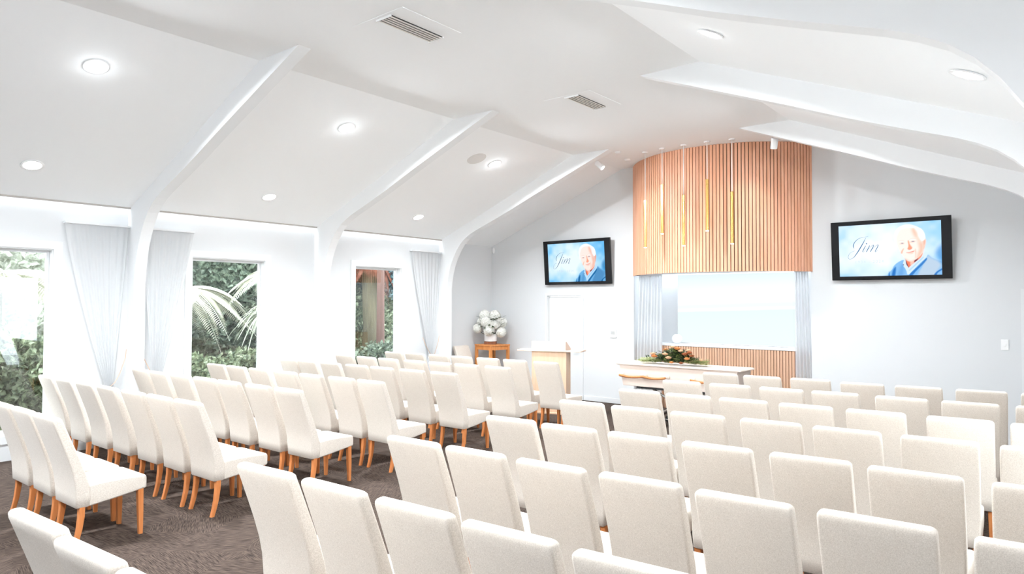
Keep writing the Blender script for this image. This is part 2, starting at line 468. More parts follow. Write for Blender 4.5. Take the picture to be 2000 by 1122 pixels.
# windows
def window(n, side, y0, y1):
    xf = XL if side == 0 else XR
    s = 1 if side == 0 else -1
    z0, z1 = WIN_Z
    def bx(bm, d0, d1, a, b, c, d):
        x0, x1 = sorted((xf + s * d0, xf + s * d1)); box(bm, x0, x1, a, b, c, d)
    bm = bmesh.new()
    A = 0.105
    for a, b, c, d in ((y0 - A, y0, z0 - A, z1 + A), (y1, y1 + A, z0 - A, z1 + A), (y0, y1, z1, z1 + A), (y0, y1, z0 - A, z0)):
        bx(bm, 0, 0.02, a, b, c, d)
    t = 0.015
    for a, b, c, d in ((y0, y0 + t, z0, z1), (y1 - t, y1, z0, z1), (y0 + t, y1 - t, z1 - t, z1), (y0 + t, y1 - t, z0, z0 + t)):
        bx(bm, -0.20, 0, a, b, c, d)
    w = obj('window_%d' % n, bm, M['trimw'], kind='structure')
    bm = bmesh.new(); u = 0.035
    for a, b, c, d in ((y0 + t, y0 + t + u, z0 + t, z1 - t), (y1 - t - u, y1 - t, z0 + t, z1 - t), (y0 + t + u, y1 - t - u, z1 - t - u, z1 - t), (y0 + t + u, y1 - t - u, z0 + t, z0 + t + u)):
        bx(bm, -0.14, -0.10, a, b, c, d)
    obj('sash', bm, M['trimw'], w)
    bm = bmesh.new(); bx(bm, -0.123, -0.117, y0 + t + u, y1 - t - u, z0 + t + u, z1 - t - u)
    # single sheet of glass
    bm.free(); bm = bmesh.new()
    x = xf - s * 0.12
    bm.faces.new([bm.verts.new(p) for p in ((x, y0 + t + u, z0 + t + u), (x, y1 - t - u, z0 + t + u), (x, y1 - t - u, z1 - t - u), (x, y0 + t + u, z1 - t - u))])
    obj('pane', bm, M['glass'], w)
k = 0
for side in (0, 1):
    for y0, y1 in (WIN_Y if side == 0 else WIN_Y[1:2]):
        k += 1; window(k, side, y0, y1)

# ------------------------------------------------------------------ ceiling fittings
def plane_rot(side):   # lay a fitting against the raked ceiling (local +z points into the plaster)
    a = math.atan(SL)
    return Euler((0, -a if side == 0 else a, 0))
def downlight(x, y, side, label, power):
    t = thing('downlight', label, 'ceiling light', (x, y, ceil_z(x)), 0, 'recessed ceiling downlights')
    t.rotation_euler = plane_rot(side)
    bm = bmesh.new(); lathe(bm, [(0.092, 0.0), (0.118, -0.004), (0.122, -0.010), (0.112, -0.014), (0.096, -0.012), (0.092, 0.0)], 40, cap=False)
    obj('trim_ring', bm, M['white'], t, smooth=True)
    bm = bmesh.new(); lathe(bm, [(0.097, -0.003), (0.097, -0.0085), (0.06, -0.0105)], 40)
    obj('lens', bm, M['lens'], t)
    colr = (0.89, 0.955, 1.0)
    area_light('downlight_beam', (0, 0, -0.02), (0, 0, 0), power * 0.96, colr, 0.19, shape='DISK', parent=t, spread=R(168))
    d = bpy.data.lights.new('downlight_glow', 'POINT'); d.energy = power * 0.005; d.color = colr; d.shadow_soft_size = 0.07
    g = bpy.data.objects.new('downlight_glow', d); COL.objects.link(g); g.parent = t; g.location = (0, 0, -0.11)
yn = ['behind the back rows', 'nearest bay', 'middle bay', 'bay nearest the front wall']
for i, y in enumerate((-0.42, 2.68, 5.80, 8.92)):
    bk = (1.4, 1.05, 0.95, 1.12)[i]     # the lamps over the open floor behind are turned up
    downlight(-7.68, y, 0, ('round downlight on window-side ceiling slope, upper row, ' + yn[i]), DOWN_W * bk)
    downlight(-9.59, y, 0, ('round downlight on window-side ceiling slope, lower row by cornice, ' + yn[i]), LOW_W * bk * (2.5 if i == 3 else 1.0))
    downlight(2 * CX + 7.68, y, 1, ('round downlight on right ceiling slope, upper row, ' + yn[i]), DOWN_R * bk * (1.9 if i == 0 else 1.0))
    downlight(2 * CX + 9.59, y, 1, ('round downlight on right ceiling slope, lower row, ' + yn[i]), LOW_W * bk)

def vent(y0, label):
    t = thing('ceiling_vent', label, 'air vent', (-5.0, y0, ZC), 0, 'ceiling air conditioning cassettes')
    bm = bmesh.new()
    box(bm, -0.40, 0.32, -0.06, 0.72, -0.004, 0)
    bmesh.ops.bevel(bm, geom=bm.edges[:], offset=0.0018, segments=2, affect='EDGES')
    obj('cassette_panel', bm, M['ceil'], t)
    bm = bmesh.new(); box(bm, -0.088, 0.112, -0.01, 0.66, -0.007, -0.0042)
    obj('grille_recess', bm, M['dark'], t)
    for i in range(5):
        x = -0.078 + i * 0.040
        bm = bmesh.new()
        prism(bm, [(x, -0.0075), (x + 0.015, -0.0075), (x + 0.017, -0.016), (x + 0.002, -0.016)], 'y', -0.012, 0.662)
        obj('slat', bm, M['ventslat'], t)
    bm = bmesh.new()
    box(bm, -0.095, 0.118, -0.022, -0.012, -0.022, -0.0042)
    obj('grille_end', bm, M['white'], t)
    bm = bmesh.new(); box(bm, -0.095, 0.118, 0.662, 0.672, -0.022, -0.0042)
    obj('grille_end', bm, M['white'], t)
M['ventslat'] = pmat('vent_slat', (0.80, 0.74, 0.68), 0.5)
vent(4.20, 'slotted air vent in flat ceiling nearest the camera')
vent(7.33, 'slotted air vent in flat ceiling nearer the stage canopy')
bm = bmesh.new(); lathe(bm, [(0.0, -0.006), (0.155, -0.006), (0.165, -0.004), (0.165, 0.0)], 48, cap=False)
o = obj('ceiling_speaker', bm, pmat('speaker_mesh', (0.70, 0.68, 0.66), 0.8), smooth=False, loc=(-7.665, 8.44, ceil_z(-7.665)), rot=plane_rot(0))
tag(o, 'flat round speaker grille in sloping ceiling beside a downlight', 'speaker')
for nm, x, y, lab in (('smoke_detector', -6.21, 10.57, 'small round white detector on ceiling behind the last window-side rib'), ('sprinkler_rose', -6.39, 11.22, 'tiny flat disc on ceiling close to the slatted canopy edge')):
    bm = bmesh.new(); lathe(bm, [(0.055, 0), (0.055, -0.018), (0.035, -0.034), (0.0, -0.036)], 28, cap=False)
    tag(obj(nm, bm, M['white'], smooth=True, loc=(x, y, ZC)), lab, 'detector')

def track_spot(mount, foot, tip, label, target):
    t = thing('track_spotlight', label, 'spotlight', mount, 0, 'white track spotlights')
    mo = Vector(mount)
    bm = bmesh.new(); f = Vector(foot) - mo
    lathe(bm, [(0.05, 0.0), (0.05, -0.015), (0.012, -0.02)], 20)
    tube(bm, [(0, 0, -0.015), f], 0.011, 10)
    obj('bracket', bm, M['white'], t, smooth=True)
    d = (Vector(tip) - Vector(foot)).normalized()
    a = f - d * 0.02; b = a + d * 0.17
    bm = bmesh.new(); tube(bm, [a, a + d * 0.004, b], [0.045, 0.052, 0.052], 24)
    obj('lamp_head', bm, M['white'], t)
    bm = bmesh.new(); tube(bm, [b - d * 0.01, b + d * 0.0015], 0.045, 24)
    obj('lens', bm, M['spotlens'], t)
    L = bpy.data.lights.new('spot_beam', 'SPOT'); L.energy = SPOT_W; L.color = (1, 0.93, 0.84); L.spot_size = R(70); L.spot_blend = 0.9; L.shadow_soft_size = 0.04
    lo = bpy.data.objects.new('spot_beam', L); COL.objects.link(lo); lo.parent = t
    lo.location = b + d * 0.03
    lo.rotation_euler = (Vector(target) - (mo + Vector(lo.location))).to_track_quat('-Z', 'Y').to_euler()
track_spot((-6.70, 10.60, ZC), (-6.68, 10.62, 4.57), (-6.50, 10.66, 4.40), 'white spotlight with lit lens below the window-side rib end', (-5.9, 11.3, 3.2))
track_spot((-3.48, 10.55, ZC), (-3.47, 10.56, 4.52), (-3.53, 10.66, 4.30), 'white spotlight tilted at the right half of the slatted canopy', (-4.35, 11.2, 3.2))

# pendant tubes
PEND = [(-5.835, 10.87, 385.7, 478), (-5.471, 10.80, 354.6, 450.8), (-5.063, 10.78, 375, 474), (-4.654, 10.80, 344, 445), (-4.272, 10.90, 368, 470)]
pl = ['first pendant from the canopy left end, hung low', 'second pendant from the left, hung high', 'middle pendant of five, hung low', 'fourth pendant from the left, hung highest', 'pendant nearest the canopy right half, last of five']
for (x, y, v0, v1), lb in zip(PEND, pl):
    dep = _f.x * x + _f.y * y
    zt = 2 + (588.5 + (x * 0) - v0) / 1338 * dep
    zb = 2 + (588.5 - v1) / 1338 * dep
    t = thing('pendant_lamp', 'slim brass tube lamp, ' + lb, 'pendant lamp', (x, y, ZC), 0, 'brass tube pendants before the canopy')
    bm = bmesh.new(); lathe(bm, [(0.05, 0), (0.05, -0.022), (0.006, -0.026)], 24)
    obj('ceiling_rose', bm, M['white'], t, smooth=False)
    bm = bmesh.new(); tube(bm, [(0, 0, -0.02), (0, 0, zt - ZC)], 0.007, 8)
    obj('cord', bm, M['white'], t, smooth=True)
    bm = bmesh.new()
    lathe(bm, [(0.010, zt - ZC + 0.005), (0.026, zt - ZC), (0.026, zt - ZC - 0.08), (0.0245, zt - ZC - 0.082), (0.0245, zb - ZC + 0.03), (0.026, zb - ZC + 0.028), (0.026, zb - ZC)], 20, cap=False)
    obj('tube_shade', bm, M['brass'], t, smooth=False)
    bm = bmesh.new(); lathe(bm, [(0.0, zb - ZC + 0.004), (0.025, zb - ZC + 0.004), (0.025, zb - ZC - 0.008), (0.0, zb - ZC - 0.010)], 20, cap=False)
    obj('diffuser', bm, M['spotlens'], t)

# ------------------------------------------------------------------ slatted canopy, niche, screen
CC = (-5.02, 13.018); CR = 1.978
t = thing('slatted_canopy', 'curved timber slat canopy hanging over the stage opening', 'canopy', (CC[0], YF, 2.545))
def arc(r, n, z=None):
    h = math.asin(min(1, 1.69 / r)) if r > 1.69 else PI / 2
    half = math.acos((CC[1] - YF) / r)
    return [(CC[0] + r * math.sin(-half + 2 * half * i / n), CC[1] - r * math.cos(-half + 2 * half * i / n)) for i in range(n + 1)]
def rel(p, z): return (p[0] - CC[0], p[1] - YF, z - 2.545)
bm = bmesh.new()
A = arc(CR - 0.02, 72); B = arc(CR - 0.09, 72)
ring = []
for p in A: ring.append(p)
loft(bm, [[rel(p, 2.55) for p in A], [rel(p, ZC - 0.001) for p in A], [rel(p, ZC - 0.001) for p in B], [rel(p, 2.55) for p in B], [rel(p, 2.55) for p in A]], cap=False, closed=False)
obj('backing_shell', bm, M['slatback'], t, smooth=False)
bm = bmesh.new()
half = math.acos((CC[1] - YF) / CR)
NS = 70
for i in range(NS):
    a0 = -half + 2 * half * (i + 0.11) / NS; a1 = -half + 2 * half * (i + 0.89) / NS
    q = []
    for r, a in ((CR - 0.021, a0), (CR, a0), (CR, a1), (CR - 0.021, a1)):
        q.append((r * math.sin(a), CC[1] - r * math.cos(a) - YF))
    prism(bm, q, 'z', 0.0, ZC - 0.002 - 2.545)
obj('timber_slats', bm, M['slat'], t)
# soffit under the canopy
bm = bmesh.new()
P = [rel(p, 2.56) for p in arc(CR - 0.03, 60)]
prism(bm, [(p[0], p[1]) for p in P], 'z', 0.02, 0.05)
obj('soffit', bm, M['trimw'], t)

t = thing('timber_wainscot', 'vertical timber slat panel below the stage shelf', 'wall panel', (-5.02, 12.13, 0))
obj('backing_board', bbox(-1.66, 1.65, 0.022, 0.06, 0, 1.195), M['slatback'], t)
bm = bmesh.new()
x = -1.655
while x < 1.63:
    box(bm, x, x + 0.040, 0, 0.024, 0.0, 1.195); x += 0.051
obj('timber_slats', bm, M['panelslat'], t)
o = obj('shelf', bbox(-6.685, -3.365, 12.115, 12.555, 1.198, 1.235, 0.004), M['trimw']); tag(o, 'long white shelf in the niche above the slat panel', 'shelf')

def beach():
    m, nt, b = new_mat('projected_beach')
    tc = nt.nodes.new('ShaderNodeTexCoord'); sp = nt.nodes.new('ShaderNodeSeparateXYZ')
    nt.links.new(tc.outputs['Generated'], sp.inputs[0])
    n = nt.nodes.new('ShaderNodeTexNoise'); n.inputs['Scale'].default_value = 2.5; n.inputs['Detail'].default_value = 5
    mp = nt.nodes.new('ShaderNodeMapping'); mp.inputs['Scale'].default_value = (1.0, 1, 5)
    nt.links.new(tc.outputs['Generated'], mp.inputs[0]); nt.links.new(mp.outputs[0], n.inputs[0])
    m1 = nt.nodes.new('ShaderNodeMath'); m1.operation = 'MULTIPLY_ADD'; m1.inputs[1].default_value = -0.06
    nt.links.new(sp.outputs[0], m1.inputs[0]); nt.links.new(sp.outputs[2], m1.inputs[2])
    m2 = nt.nodes.new('ShaderNodeMath'); m2.operation = 'MULTIPLY_ADD'; m2.inputs[1].default_value = 0.03
    nt.links.new(n.outputs[0], m2.inputs[0]); nt.links.new(m1.outputs[0], m2.inputs[2])
    r = nt.nodes.new('ShaderNodeValToRGB')
    els = [(0.0, (232, 243, 243)), (0.30, (230, 242, 241)), (0.455, (227, 241, 241)), (0.475, (252, 255, 255)), (0.495, (249, 254, 255)), (0.515, (236, 244, 252)), (0.545, (236, 244, 252)), (0.575, (246, 252, 255)), (0.75, (244, 250, 255)), (1.0, (222, 237, 252))]
    cr = r.color_ramp
    cr.elements[0].position = els[0][0]; cr.elements[0].color = srgb(*els[0][1])
    cr.elements[1].position = 1.0; cr.elements[1].color = srgb(*els[-1][1])
    for p, c in els[1:-1]:
        e = cr.elements.new(p); e.color = srgb(*c)
    e = nt.nodes.new('ShaderNodeEmission'); e.inputs[1].default_value = 0.98
    nt.links.new(m2.outputs[0], r.inputs[0]); nt.links.new(r.outputs[0], e.inputs[0])
    nt.links.new(e.outputs[0], nt.nodes['Material Output'].inputs[0])
    return m
t = thing('video_screen', 'large pale screen in the stage niche showing a misty beach', 'screen', (-4.83, 12.55, 1.24))
obj('bezel', bbox(-1.185, 1.185, -0.045, 0.005, 0, 1.34), M['trimw'], t)
obj('picture', bbox(-1.172, 1.172, -0.050, -0.0455, 0.012, 1.328), beach(), t)

area_light('niche_fill', (-5.02, 12.33, 2.735), (0, 0, 0), 20.0, (0.80, 0.90, 1.0), 3.0, 0.12)  # added bluish fill without a fitting, brightens the niche and its curtains
bm = bmesh.new()
lathe(bm, [(0.045, 0), (0.085, 0.04), (0.10, 0.09), (0.085, 0.14), (0.05, 0.165), (0.05, 0.175), (0.04, 0.17), (0.03, 0.12)], 28, cap=True)
tag(obj('vase', bm, M['pot'], smooth=True, loc=(-5.93, 12.32, 1.235)), 'round white vase at the left end of the niche shelf', 'vase')

# ------------------------------------------------------------------ curtains
def drape(name, label, P, folds, amp, z0, z1, sections, normal, mat):
    """P(s, z) gives a wall-plane point; folds run down the cloth"""
    pass
def cloth(bm, fn, nu, nv, thick=0.006):
    g = [[bm.verts.new(fn(i / nu, j / nv)) for i in range(nu + 1)] for j in range(nv + 1)]
    for j in range(nv):
        for i in range(nu):
            bm.faces.new((g[j][i], g[j][i + 1], g[j + 1][i + 1], g[j + 1][i]))
def solid(o, t=0.006):
    md = o.modifiers.new('thickness', 'SOLIDIFY'); md.thickness = t; md.offset = 0

def side_curtain(label, ya, yb, ytie, ztie, yhook, zhook, toprail, rope_pts):
    """tied-back curtain on the left wall: top from ya to yb, gathered at (ytie, ztie)"""
    t = thing('tieback_curtain', label, 'curtain', (XL + 0.07, (ya + yb) / 2, 0), 0, 'white tied-back curtains on the window wall')
    ym = (ya + yb) / 2
    zt = 3.06
    def edge(z):
        # left and right cloth edges at height z
        if z >= ztie:
            k = (zt - z) / (zt - ztie)
            e = k ** 1.25
            return ya + (ytie - 0.055 - ya) * e, yb + (ytie + 0.055 - yb) * e ** 0.9
        k = (ztie - z) / ztie
        w = 0.055 + 0.16 * min(1, k * 2.2) ** 0.8
        return ytie - w, ytie + w
    def fn(u, v):
        z = zt - (zt - 0.03) * v
        a, b = edge(z)
        w = (b - a) / abs(yb - ya)
        y = a + (b - a) * u
        am = 0.007 + 0.010 * (1 - w)
        x = am * math.sin(u * 2 * PI * 8 + 0.5 * math.sin(z * 1.3)) + 0.005 * math.sin(u * 2 * PI * 3.3 + z * 1.2)
        if v < 0.035: x *= v / 0.035 * 0.7 + 0.3
        return (x, y - ym, z)
    bm = bmesh.new(); cloth(bm, fn, 160, 70)
    c = obj('drape', bm, M['curtain'], t, smooth=True)
    bm = bmesh.new(); box(bm, -0.055, 0.035, ya - ym - 0.01, yb - ym + 0.01, zt - 0.005, zt + 0.02)
    obj('curtain_track', bm, M['trimw'], t)
    bm = bmesh.new()
    tube(bm, [(x - (XL + 0.07), y - ym, z) for x, y, z in rope_pts], 0.006, 8)
    obj('tieback_rope', bm, M['tierope'], t, smooth=True)
xw = XL + 0.07
side_curtain('white tied-back curtain at right edge of the nearest window', 3.27, 4.06, 3.83, 0.86, 4.02, 1.29, 0,
             [(xw + 0.01, 4.05, 1.34), (xw + 0.03, 4.03, 1.22), (xw + 0.05, 3.96, 1.02), (xw + 0.055, 3.89, 0.89), (xw + 0.055, 3.83, 0.84), (xw + 0.055, 3.82, 0.70), (xw + 0.05, 3.815, 0.60)])
side_curtain('white tied-back curtain at left edge of the middle window', 4.25, 4.985, 4.47, 0.86, 4.27, 1.25, 0,
             [(xw + 0.02, 4.26, 1.30), (xw + 0.03, 4.28, 1.20), (xw + 0.045, 4.36, 1.02), (xw + 0.055, 4.44, 0.89), (xw + 0.055, 4.49, 0.84), (xw + 0.055, 4.50, 0.62)])
side_curtain('white tied-back curtain beside the window nearest the front', 9.44, 10.26, 9.98, 0.92, 10.2, 1.29, 0,
             [(xw + 0.03, 9.72, 1.30), (xw + 0.05, 9.80, 1.12), (xw + 0.055, 9.92, 0.95), (xw + 0.055, 9.98, 0.89), (xw + 0.055, 10.05, 0.97), (xw + 0.05, 10.15, 1.20), (xw + 0.03, 10.19, 1.32)])

def stage_curtain(label, xa, xb, xa2, xb2, nf):
    t = thing('stage_curtain', label, 'curtain', ((xa + xb) / 2, YF + 0.045, 0), 0, 'white curtains at the stage opening')
    xm = (xa + xb) / 2
    def fn(u, v):
        z = 2.545 - 2.53 * v
        k = min(1, v * 1.6)
        a = xa + (xa2 - xa) * k; b = xb + (xb2 - xb) * k
        x = a + (b - a) * u
        y = 0.026 * math.sin(u * 2 * PI * nf + 0.5 * math.sin(z * 1.3)) + 0.008 * math.sin(u * 2 * PI * nf * 0.37 + 1 + z)
        return (x - xm, y, z)
    bm = bmesh.new(); cloth(bm, fn, 110, 30)
    c = obj('drape', bm, M['curtain'], t, smooth=True)
    obj('curtain_track', bbox(xa - xm, xb - xm, -0.03, 0.03, 2.545, 2.565), M['trimw'], t)
stage_curtain('white floor-length curtain at left side of the stage opening', -6.60, -6.10, -6.67, -6.12, 8)
stage_curtain('white floor-length curtain at right side of the stage opening', -3.64, -3.42, -3.64, -3.37, 5)

# ------------------------------------------------------------------ televisions
def poly_on(bm, pts, off, mi):
    f = bm.faces.new([bm.verts.new((x, -off, z)) for x, z in pts]); f.material_index = mi
def tv6(X, Y):
    px = 1740 + X / 9.755; py = 430 + Y / 9.755
    top = 445 - (px - 1644) * .0528; bot = 539 - (px - 1647) * .0176
    return ((px - 1644) / 196 * 1.777, (bot - py) / (bot - top))
def tv5(X, Y):
    px = 1640 + X / 11.217; py = 440 + Y / 11.217
    top = 445 - (px - 1644) * .0528; bot = 539 - (px - 1647) * .0176
    return ((px - 1644) / 196 * 1.777, (bot - py) / (bot - top))
def catmull(p, n=8, closed=True):
    out = []; L = len(p)
    rng = range(L) if closed else range(L - 1)
    for i in rng:
        g = (lambda q: p[q % L]) if closed else (lambda q: p[max(0, min(L - 1, q))])
        a, b, c, d = g(i - 1), g(i), g(i + 1), g(i + 2)
        for k in range(n):
            s = k / n
            out.append(tuple(0.5 * (2 * b[j] + (c[j] - a[j]) * s + (2 * a[j] - 5 * b[j] + 4 * c[j] - d[j]) * s * s + (3 * b[j] - a[j] - 3 * c[j] + d[j]) * s ** 3) for j in range(len(b))))
    if not closed: out.append(tuple(p[-1]))
    return out
def stroke(bm, pts, off, mi, conv, k):
    q = catmull(pts, 8, False)
    P = [conv(a[0], a[1]) for a in q]; Wd = [a[2] * k for a in q]
    L, Rr = [], []
    for i in range(len(P)):
        dx = P[min(i + 1, len(P) - 1)][0] - P[max(i - 1, 0)][0]; dz = P[min(i + 1, len(P) - 1)][1] - P[max(i - 1, 0)][1]
        l = math.hypot(dx, dz) or 1
        nx, nz = -dz / l, dx / l
        L.append((P[i][0] + nx * Wd[i], P[i][1] + nz * Wd[i])); Rr.append((P[i][0] - nx * Wd[i], P[i][1] - nz * Wd[i]))
    a = [bm.verts.new((x, -off, z)) for x, z in L]; b = [bm.verts.new((x, -off, z)) for x, z in Rr]
    for i in range(len(a) - 1):
        bm.faces.new((a[i], a[i + 1], b[i + 1], b[i])).material_index = mi

def television(label, xc, zc, pal):
    w, h = 1.655, 0.935
    t = thing('television', label, 'television', (xc, YF - 0.105, zc))
    t.rotation_euler = (R(4.6), 0, 0)
    # local: x right, z up, -y towards the room
    bm = bbox(-w / 2, w / 2, -0.025, 0.025, -h / 2, h / 2, 0.006)
    obj('housing', bm, M['black'], t)
    bm = bmesh.new(); box(bm, -0.25, 0.25, 0.025, 0.06, -0.2, 0.2); box(bm, -0.12, 0.12, 0.06, 0.098, -0.08, 0.10)
    obj('wall_bracket', bm, M['dark'], t)
    sx0, sx1, sz0, sz1 = -w / 2 + 0.072 * w, w / 2 - 0.078 * w, -h / 2 + 0.065 * h, h / 2 - 0.07 * h
    scr = obj('screen', bbox(sx0, sx1, -0.0265, -0.0252, sz0, sz1), M['black'], t)
    kx = (sx1 - sx0) / 1.777; kz = (sz1 - sz0)
    def C6_(q): return [(sx0 + min(1.772, max(0.003, u)) * kx, sz0 + min(0.996, max(0.004, v)) * kz) for u, v in (tv6(a, b) for a, b in q)]
    # the displayed photograph: colours on a fine grid, one vertex per display pixel
    import numpy as np
    nu, nv = 260, 146
    U, V = np.meshgrid(np.linspace(0, 1.777, nu), np.linspace(0, 1, nv))
    img = np.zeros((nv, nu, 3))
    def col(n): return np.array(pal[n], float) / 255
    rs = np.random.RandomState(3)
    def soft_noise(k):
        g = rs.rand(k + 2, int(k * 1.8) + 3); gy = V * k; gx = U / 1.777 * (k * 1.8)
        a = gx.astype(int); b = gy.astype(int); fx = gx - a; fy = gy - b; fx = fx * fx * (3 - 2 * fx); fy = fy * fy * (3 - 2 * fy)
        return (g[b, a] * (1 - fx) + g[b, a + 1] * fx) * (1 - fy) + (g[b + 1, a] * (1 - fx) + g[b + 1, a + 1] * fx) * fy
    q = np.sqrt(((U - 0.70) / 1.25) ** 2 + ((V - 0.52) / 0.80) ** 2) + 0.35 * (soft_noise(4) - 0.5) + 0.22 * (soft_noise(9) - 0.5)
    lo, mid, hi = [np.array(c, float) / 255 for c in pal['bg']]
    k1 = np.clip((q - 0.30) / 0.45, 0, 1)[..., None]; k2 = np.clip((q - 0.72) / 0.42, 0, 1)[..., None]
    img[:] = (hi * (1 - k1) + mid * k1) * (1 - k2) + lo * k2
    def add(n, pts, blur=5.0, op=1.0, sm=True):
        c = col(n) if isinstance(n, str) else np.array(n, float) / 255
        P = np.array([tv6(a, b) for a, b in (catmull(pts, 6) if sm else pts)])
        d = np.full(U.shape, 9.0); ins = np.zeros(U.shape, bool)
        for i in range(len(P)):
            x0, y0 = P[i]; x1, y1 = P[(i + 1) % len(P)]
            ex, ey = x1 - x0, y1 - y0; L = ex * ex + ey * ey + 1e-12
            t_ = np.clip(((U - x0) * ex + (V - y0) * ey) / L, 0, 1)
            d = np.minimum(d, np.hypot(U - x0 - t_ * ex, V - y0 - t_ * ey))
            if abs(ey) > 1e-9:
                cr = ((y0 > V) != (y1 > V)) & (U < x0 + (V - y0) / ey * ex)
                ins ^= cr
        sd = np.where(ins, d, -d); b_ = blur * 0.00108
        a_ = np.clip(sd / (2 * b_) + 0.5, 0, 1); a_ = (a_ * a_ * (3 - 2 * a_) * op)[..., None]
        img[:] = img * (1 - a_) + c * a_
    add('jumper', [(55, 1080), (90, 920), (140, 845), (220, 790), (300, 765), (450, 820), (600, 740), (730, 672), (800, 720), (900, 768), (1000, 825), (1000, 1080)], 7)
    add('greyjumper', [(560, 1080), (600, 900), (680, 780), (740, 690), (800, 725), (900, 775), (960, 850), (900, 960), (820, 1080)], 40)
    add('fold', [(70, 1080), (95, 950), (150, 890), (145, 990), (118, 1080)], 18, 0.9)
    add('fold', [(8, 1080), (22, 960), (46, 1080)], 6, 0.9, False)
    add('fold', [(180, 1080), (230, 900), (285, 830), (300, 900), (270, 1080)], 40, 0.25)
    add('fold', [(395, 1030), (480, 945), (600, 835), (700, 735), (712, 760), (620, 870), (500, 990), (450, 1080)], 9, 0.8)
    add('jumper', [(440, 1060), (520, 965), (620, 868), (632, 885), (560, 975), (500, 1060)], 10, 0.9)
    add('fold', [(815, 1080), (870, 985), (1000, 905), (1000, 930), (900, 995), (860, 1080)], 9, 0.85)
    add('fold', [(880, 620), (1000, 480), (1000, 800), (940, 760)], 60, 0.45)
    add('neck', [(330, 700), (340, 780), (390, 905), (500, 830), (600, 740), (640, 620), (500, 600)], 8)
    add('skin', [(430, 780), (470, 760), (490, 800), (440, 860), (415, 830)], 16, 0.6)
    add('shadow', [(325, 735), (350, 800), (392, 915), (352, 880), (322, 820)], 6, 0.9)
    add('shadow', [(500, 730), (560, 715), (545, 765), (495, 805)], 10, 0.8)
    add('collar', [(328, 735), (296, 790), (283, 850), (330, 930), (375, 1020), (420, 990), (386, 905), (345, 835)], 5)
    add('collar', [(385, 905), (500, 805), (600, 725), (665, 640), (705, 610), (728, 668), (690, 735), (600, 815), (480, 935), (378, 1025), (350, 985)], 5)
    add('jumper', [(400, 935), (500, 845), (640, 715), (650, 730), (510, 865), (410, 955)], 9, 0.45)
    add('line', [(282, 838), (297, 838), (302, 858), (286, 862)], 4)
    add('hair', [(175, 505), (142, 430), (130, 330), (160, 235), (220, 170), (310, 133), (410, 118), (490, 138), (560, 165), (630, 200), (675, 260), (697, 345), (690, 430), (640, 480), (560, 500), (400, 400)], 8)
    add('ear', [(640, 400), (672, 372), (704, 385), (708, 435), (690, 520), (660, 575), (640, 540)], 6)
    add('neck', [(668, 410), (688, 408), (690, 450), (672, 490), (664, 450)], 10, 0.35)
    face = [(188, 480), (176, 400), (190, 310), (235, 230), (320, 192), (430, 178), (500, 195), (545, 260), (572, 340), (603, 390), (642, 440), (652, 520), (655, 600), (620, 665), (560, 722), (500, 765), (420, 792), (350, 762), (300, 705), (258, 640), (222, 580)]
    add('skin', face, 7)
    add('blush', [(490, 190), (515, 215), (548, 270), (575, 345), (606, 395), (645, 445), (655, 520), (655, 600), (620, 665), (560, 722), (520, 735), (560, 640), (580, 560), (560, 480), (545, 400), (500, 300), (470, 230)], 34)
    add('nose', [(600, 470), (648, 470), (652, 560), (610, 650), (560, 715), (570, 640), (600, 560)], 40, 0.35)
    add('nose', [(455, 205), (500, 200), (540, 270), (520, 340), (480, 300)], 45, 0.30)
    add('hair', [(300, 190), (360, 160), (440, 160), (520, 180), (560, 240), (590, 340), (620, 400), (650, 420), (690, 370), (660, 250), (560, 165), (410, 120), (260, 150), (180, 240), (150, 380), (185, 330), (235, 235)], 12)
    add((225, 222, 222), [(540, 190), (570, 200), (600, 280), (625, 370), (612, 380), (580, 300)], 16, 0.5)
    add((232, 230, 230), [(165, 300), (185, 250), (230, 190), (250, 195), (205, 260), (180, 340)], 14, 0.5)
    add('blush', [(232, 474), (262, 448), (300, 444), (320, 462), (290, 478)], 12, 0.9)
    add('line', [(256, 458), (280, 452), (304, 458), (296, 467), (270, 466)], 6, 0.75)
    add((248, 244, 240), [(205, 434), (260, 414), (318, 424), (302, 440), (250, 432)], 6)
    add('ear', [(210, 424), (262, 404), (318, 416), (318, 424), (262, 414)], 8, 0.6)
    add('blush', [(418, 446), (450, 416), (505, 412), (522, 430), (480, 448)], 12, 0.9)
    add('line', [(446, 428), (472, 420), (502, 422), (498, 432), (466, 437)], 6, 0.75)
    add((248, 244, 240), [(408, 404), (460, 378), (530, 386), (512, 403), (450, 399)], 6)
    add('ear', [(405, 396), (460, 366), (532, 376), (530, 386), (460, 376)], 8, 0.6)
    add('nose', [(250, 640), (262, 600), (296, 556), (308, 562), (287, 610), (276, 642)], 10, 0.6)
    add('nose', [(384, 415), (402, 420), (415, 470), (440, 510), (458, 535), (448, 556), (420, 570), (388, 570), (372, 552), (388, 500)], 13)
    add('skin', [(360, 470), (384, 460), (388, 520), (372, 548), (352, 540)], 14, 0.9)
    add('lip', [(388, 562), (420, 564), (450, 546), (442, 568), (400, 578)], 7, 0.9)
    add('lip', [(345, 628), (400, 620), (450, 606), (494, 594), (486, 612), (430, 628), (380, 634)], 6, 0.9)
    add('blush', [(370, 640), (430, 634), (480, 618), (470, 646), (420, 656)], 9, 0.9)
    add('nose', [(505, 590), (518, 560), (530, 620), (520, 690), (508, 720), (512, 650)], 14, 0.45)
    add('ear', [(330, 730), (420, 770), (510, 745), (470, 785), (410, 795), (350, 770)], 18, 0.7)
    lin = np.where(img <= 0.04045, img / 12.92, ((np.clip(img, 0, 1) + 0.055) / 1.055) ** 2.4)
    me = bpy.data.meshes.new('portrait_picture')
    X = sx0 + U / 1.777 * (sx1 - sx0); Zc = sz0 + V * (sz1 - sz0)
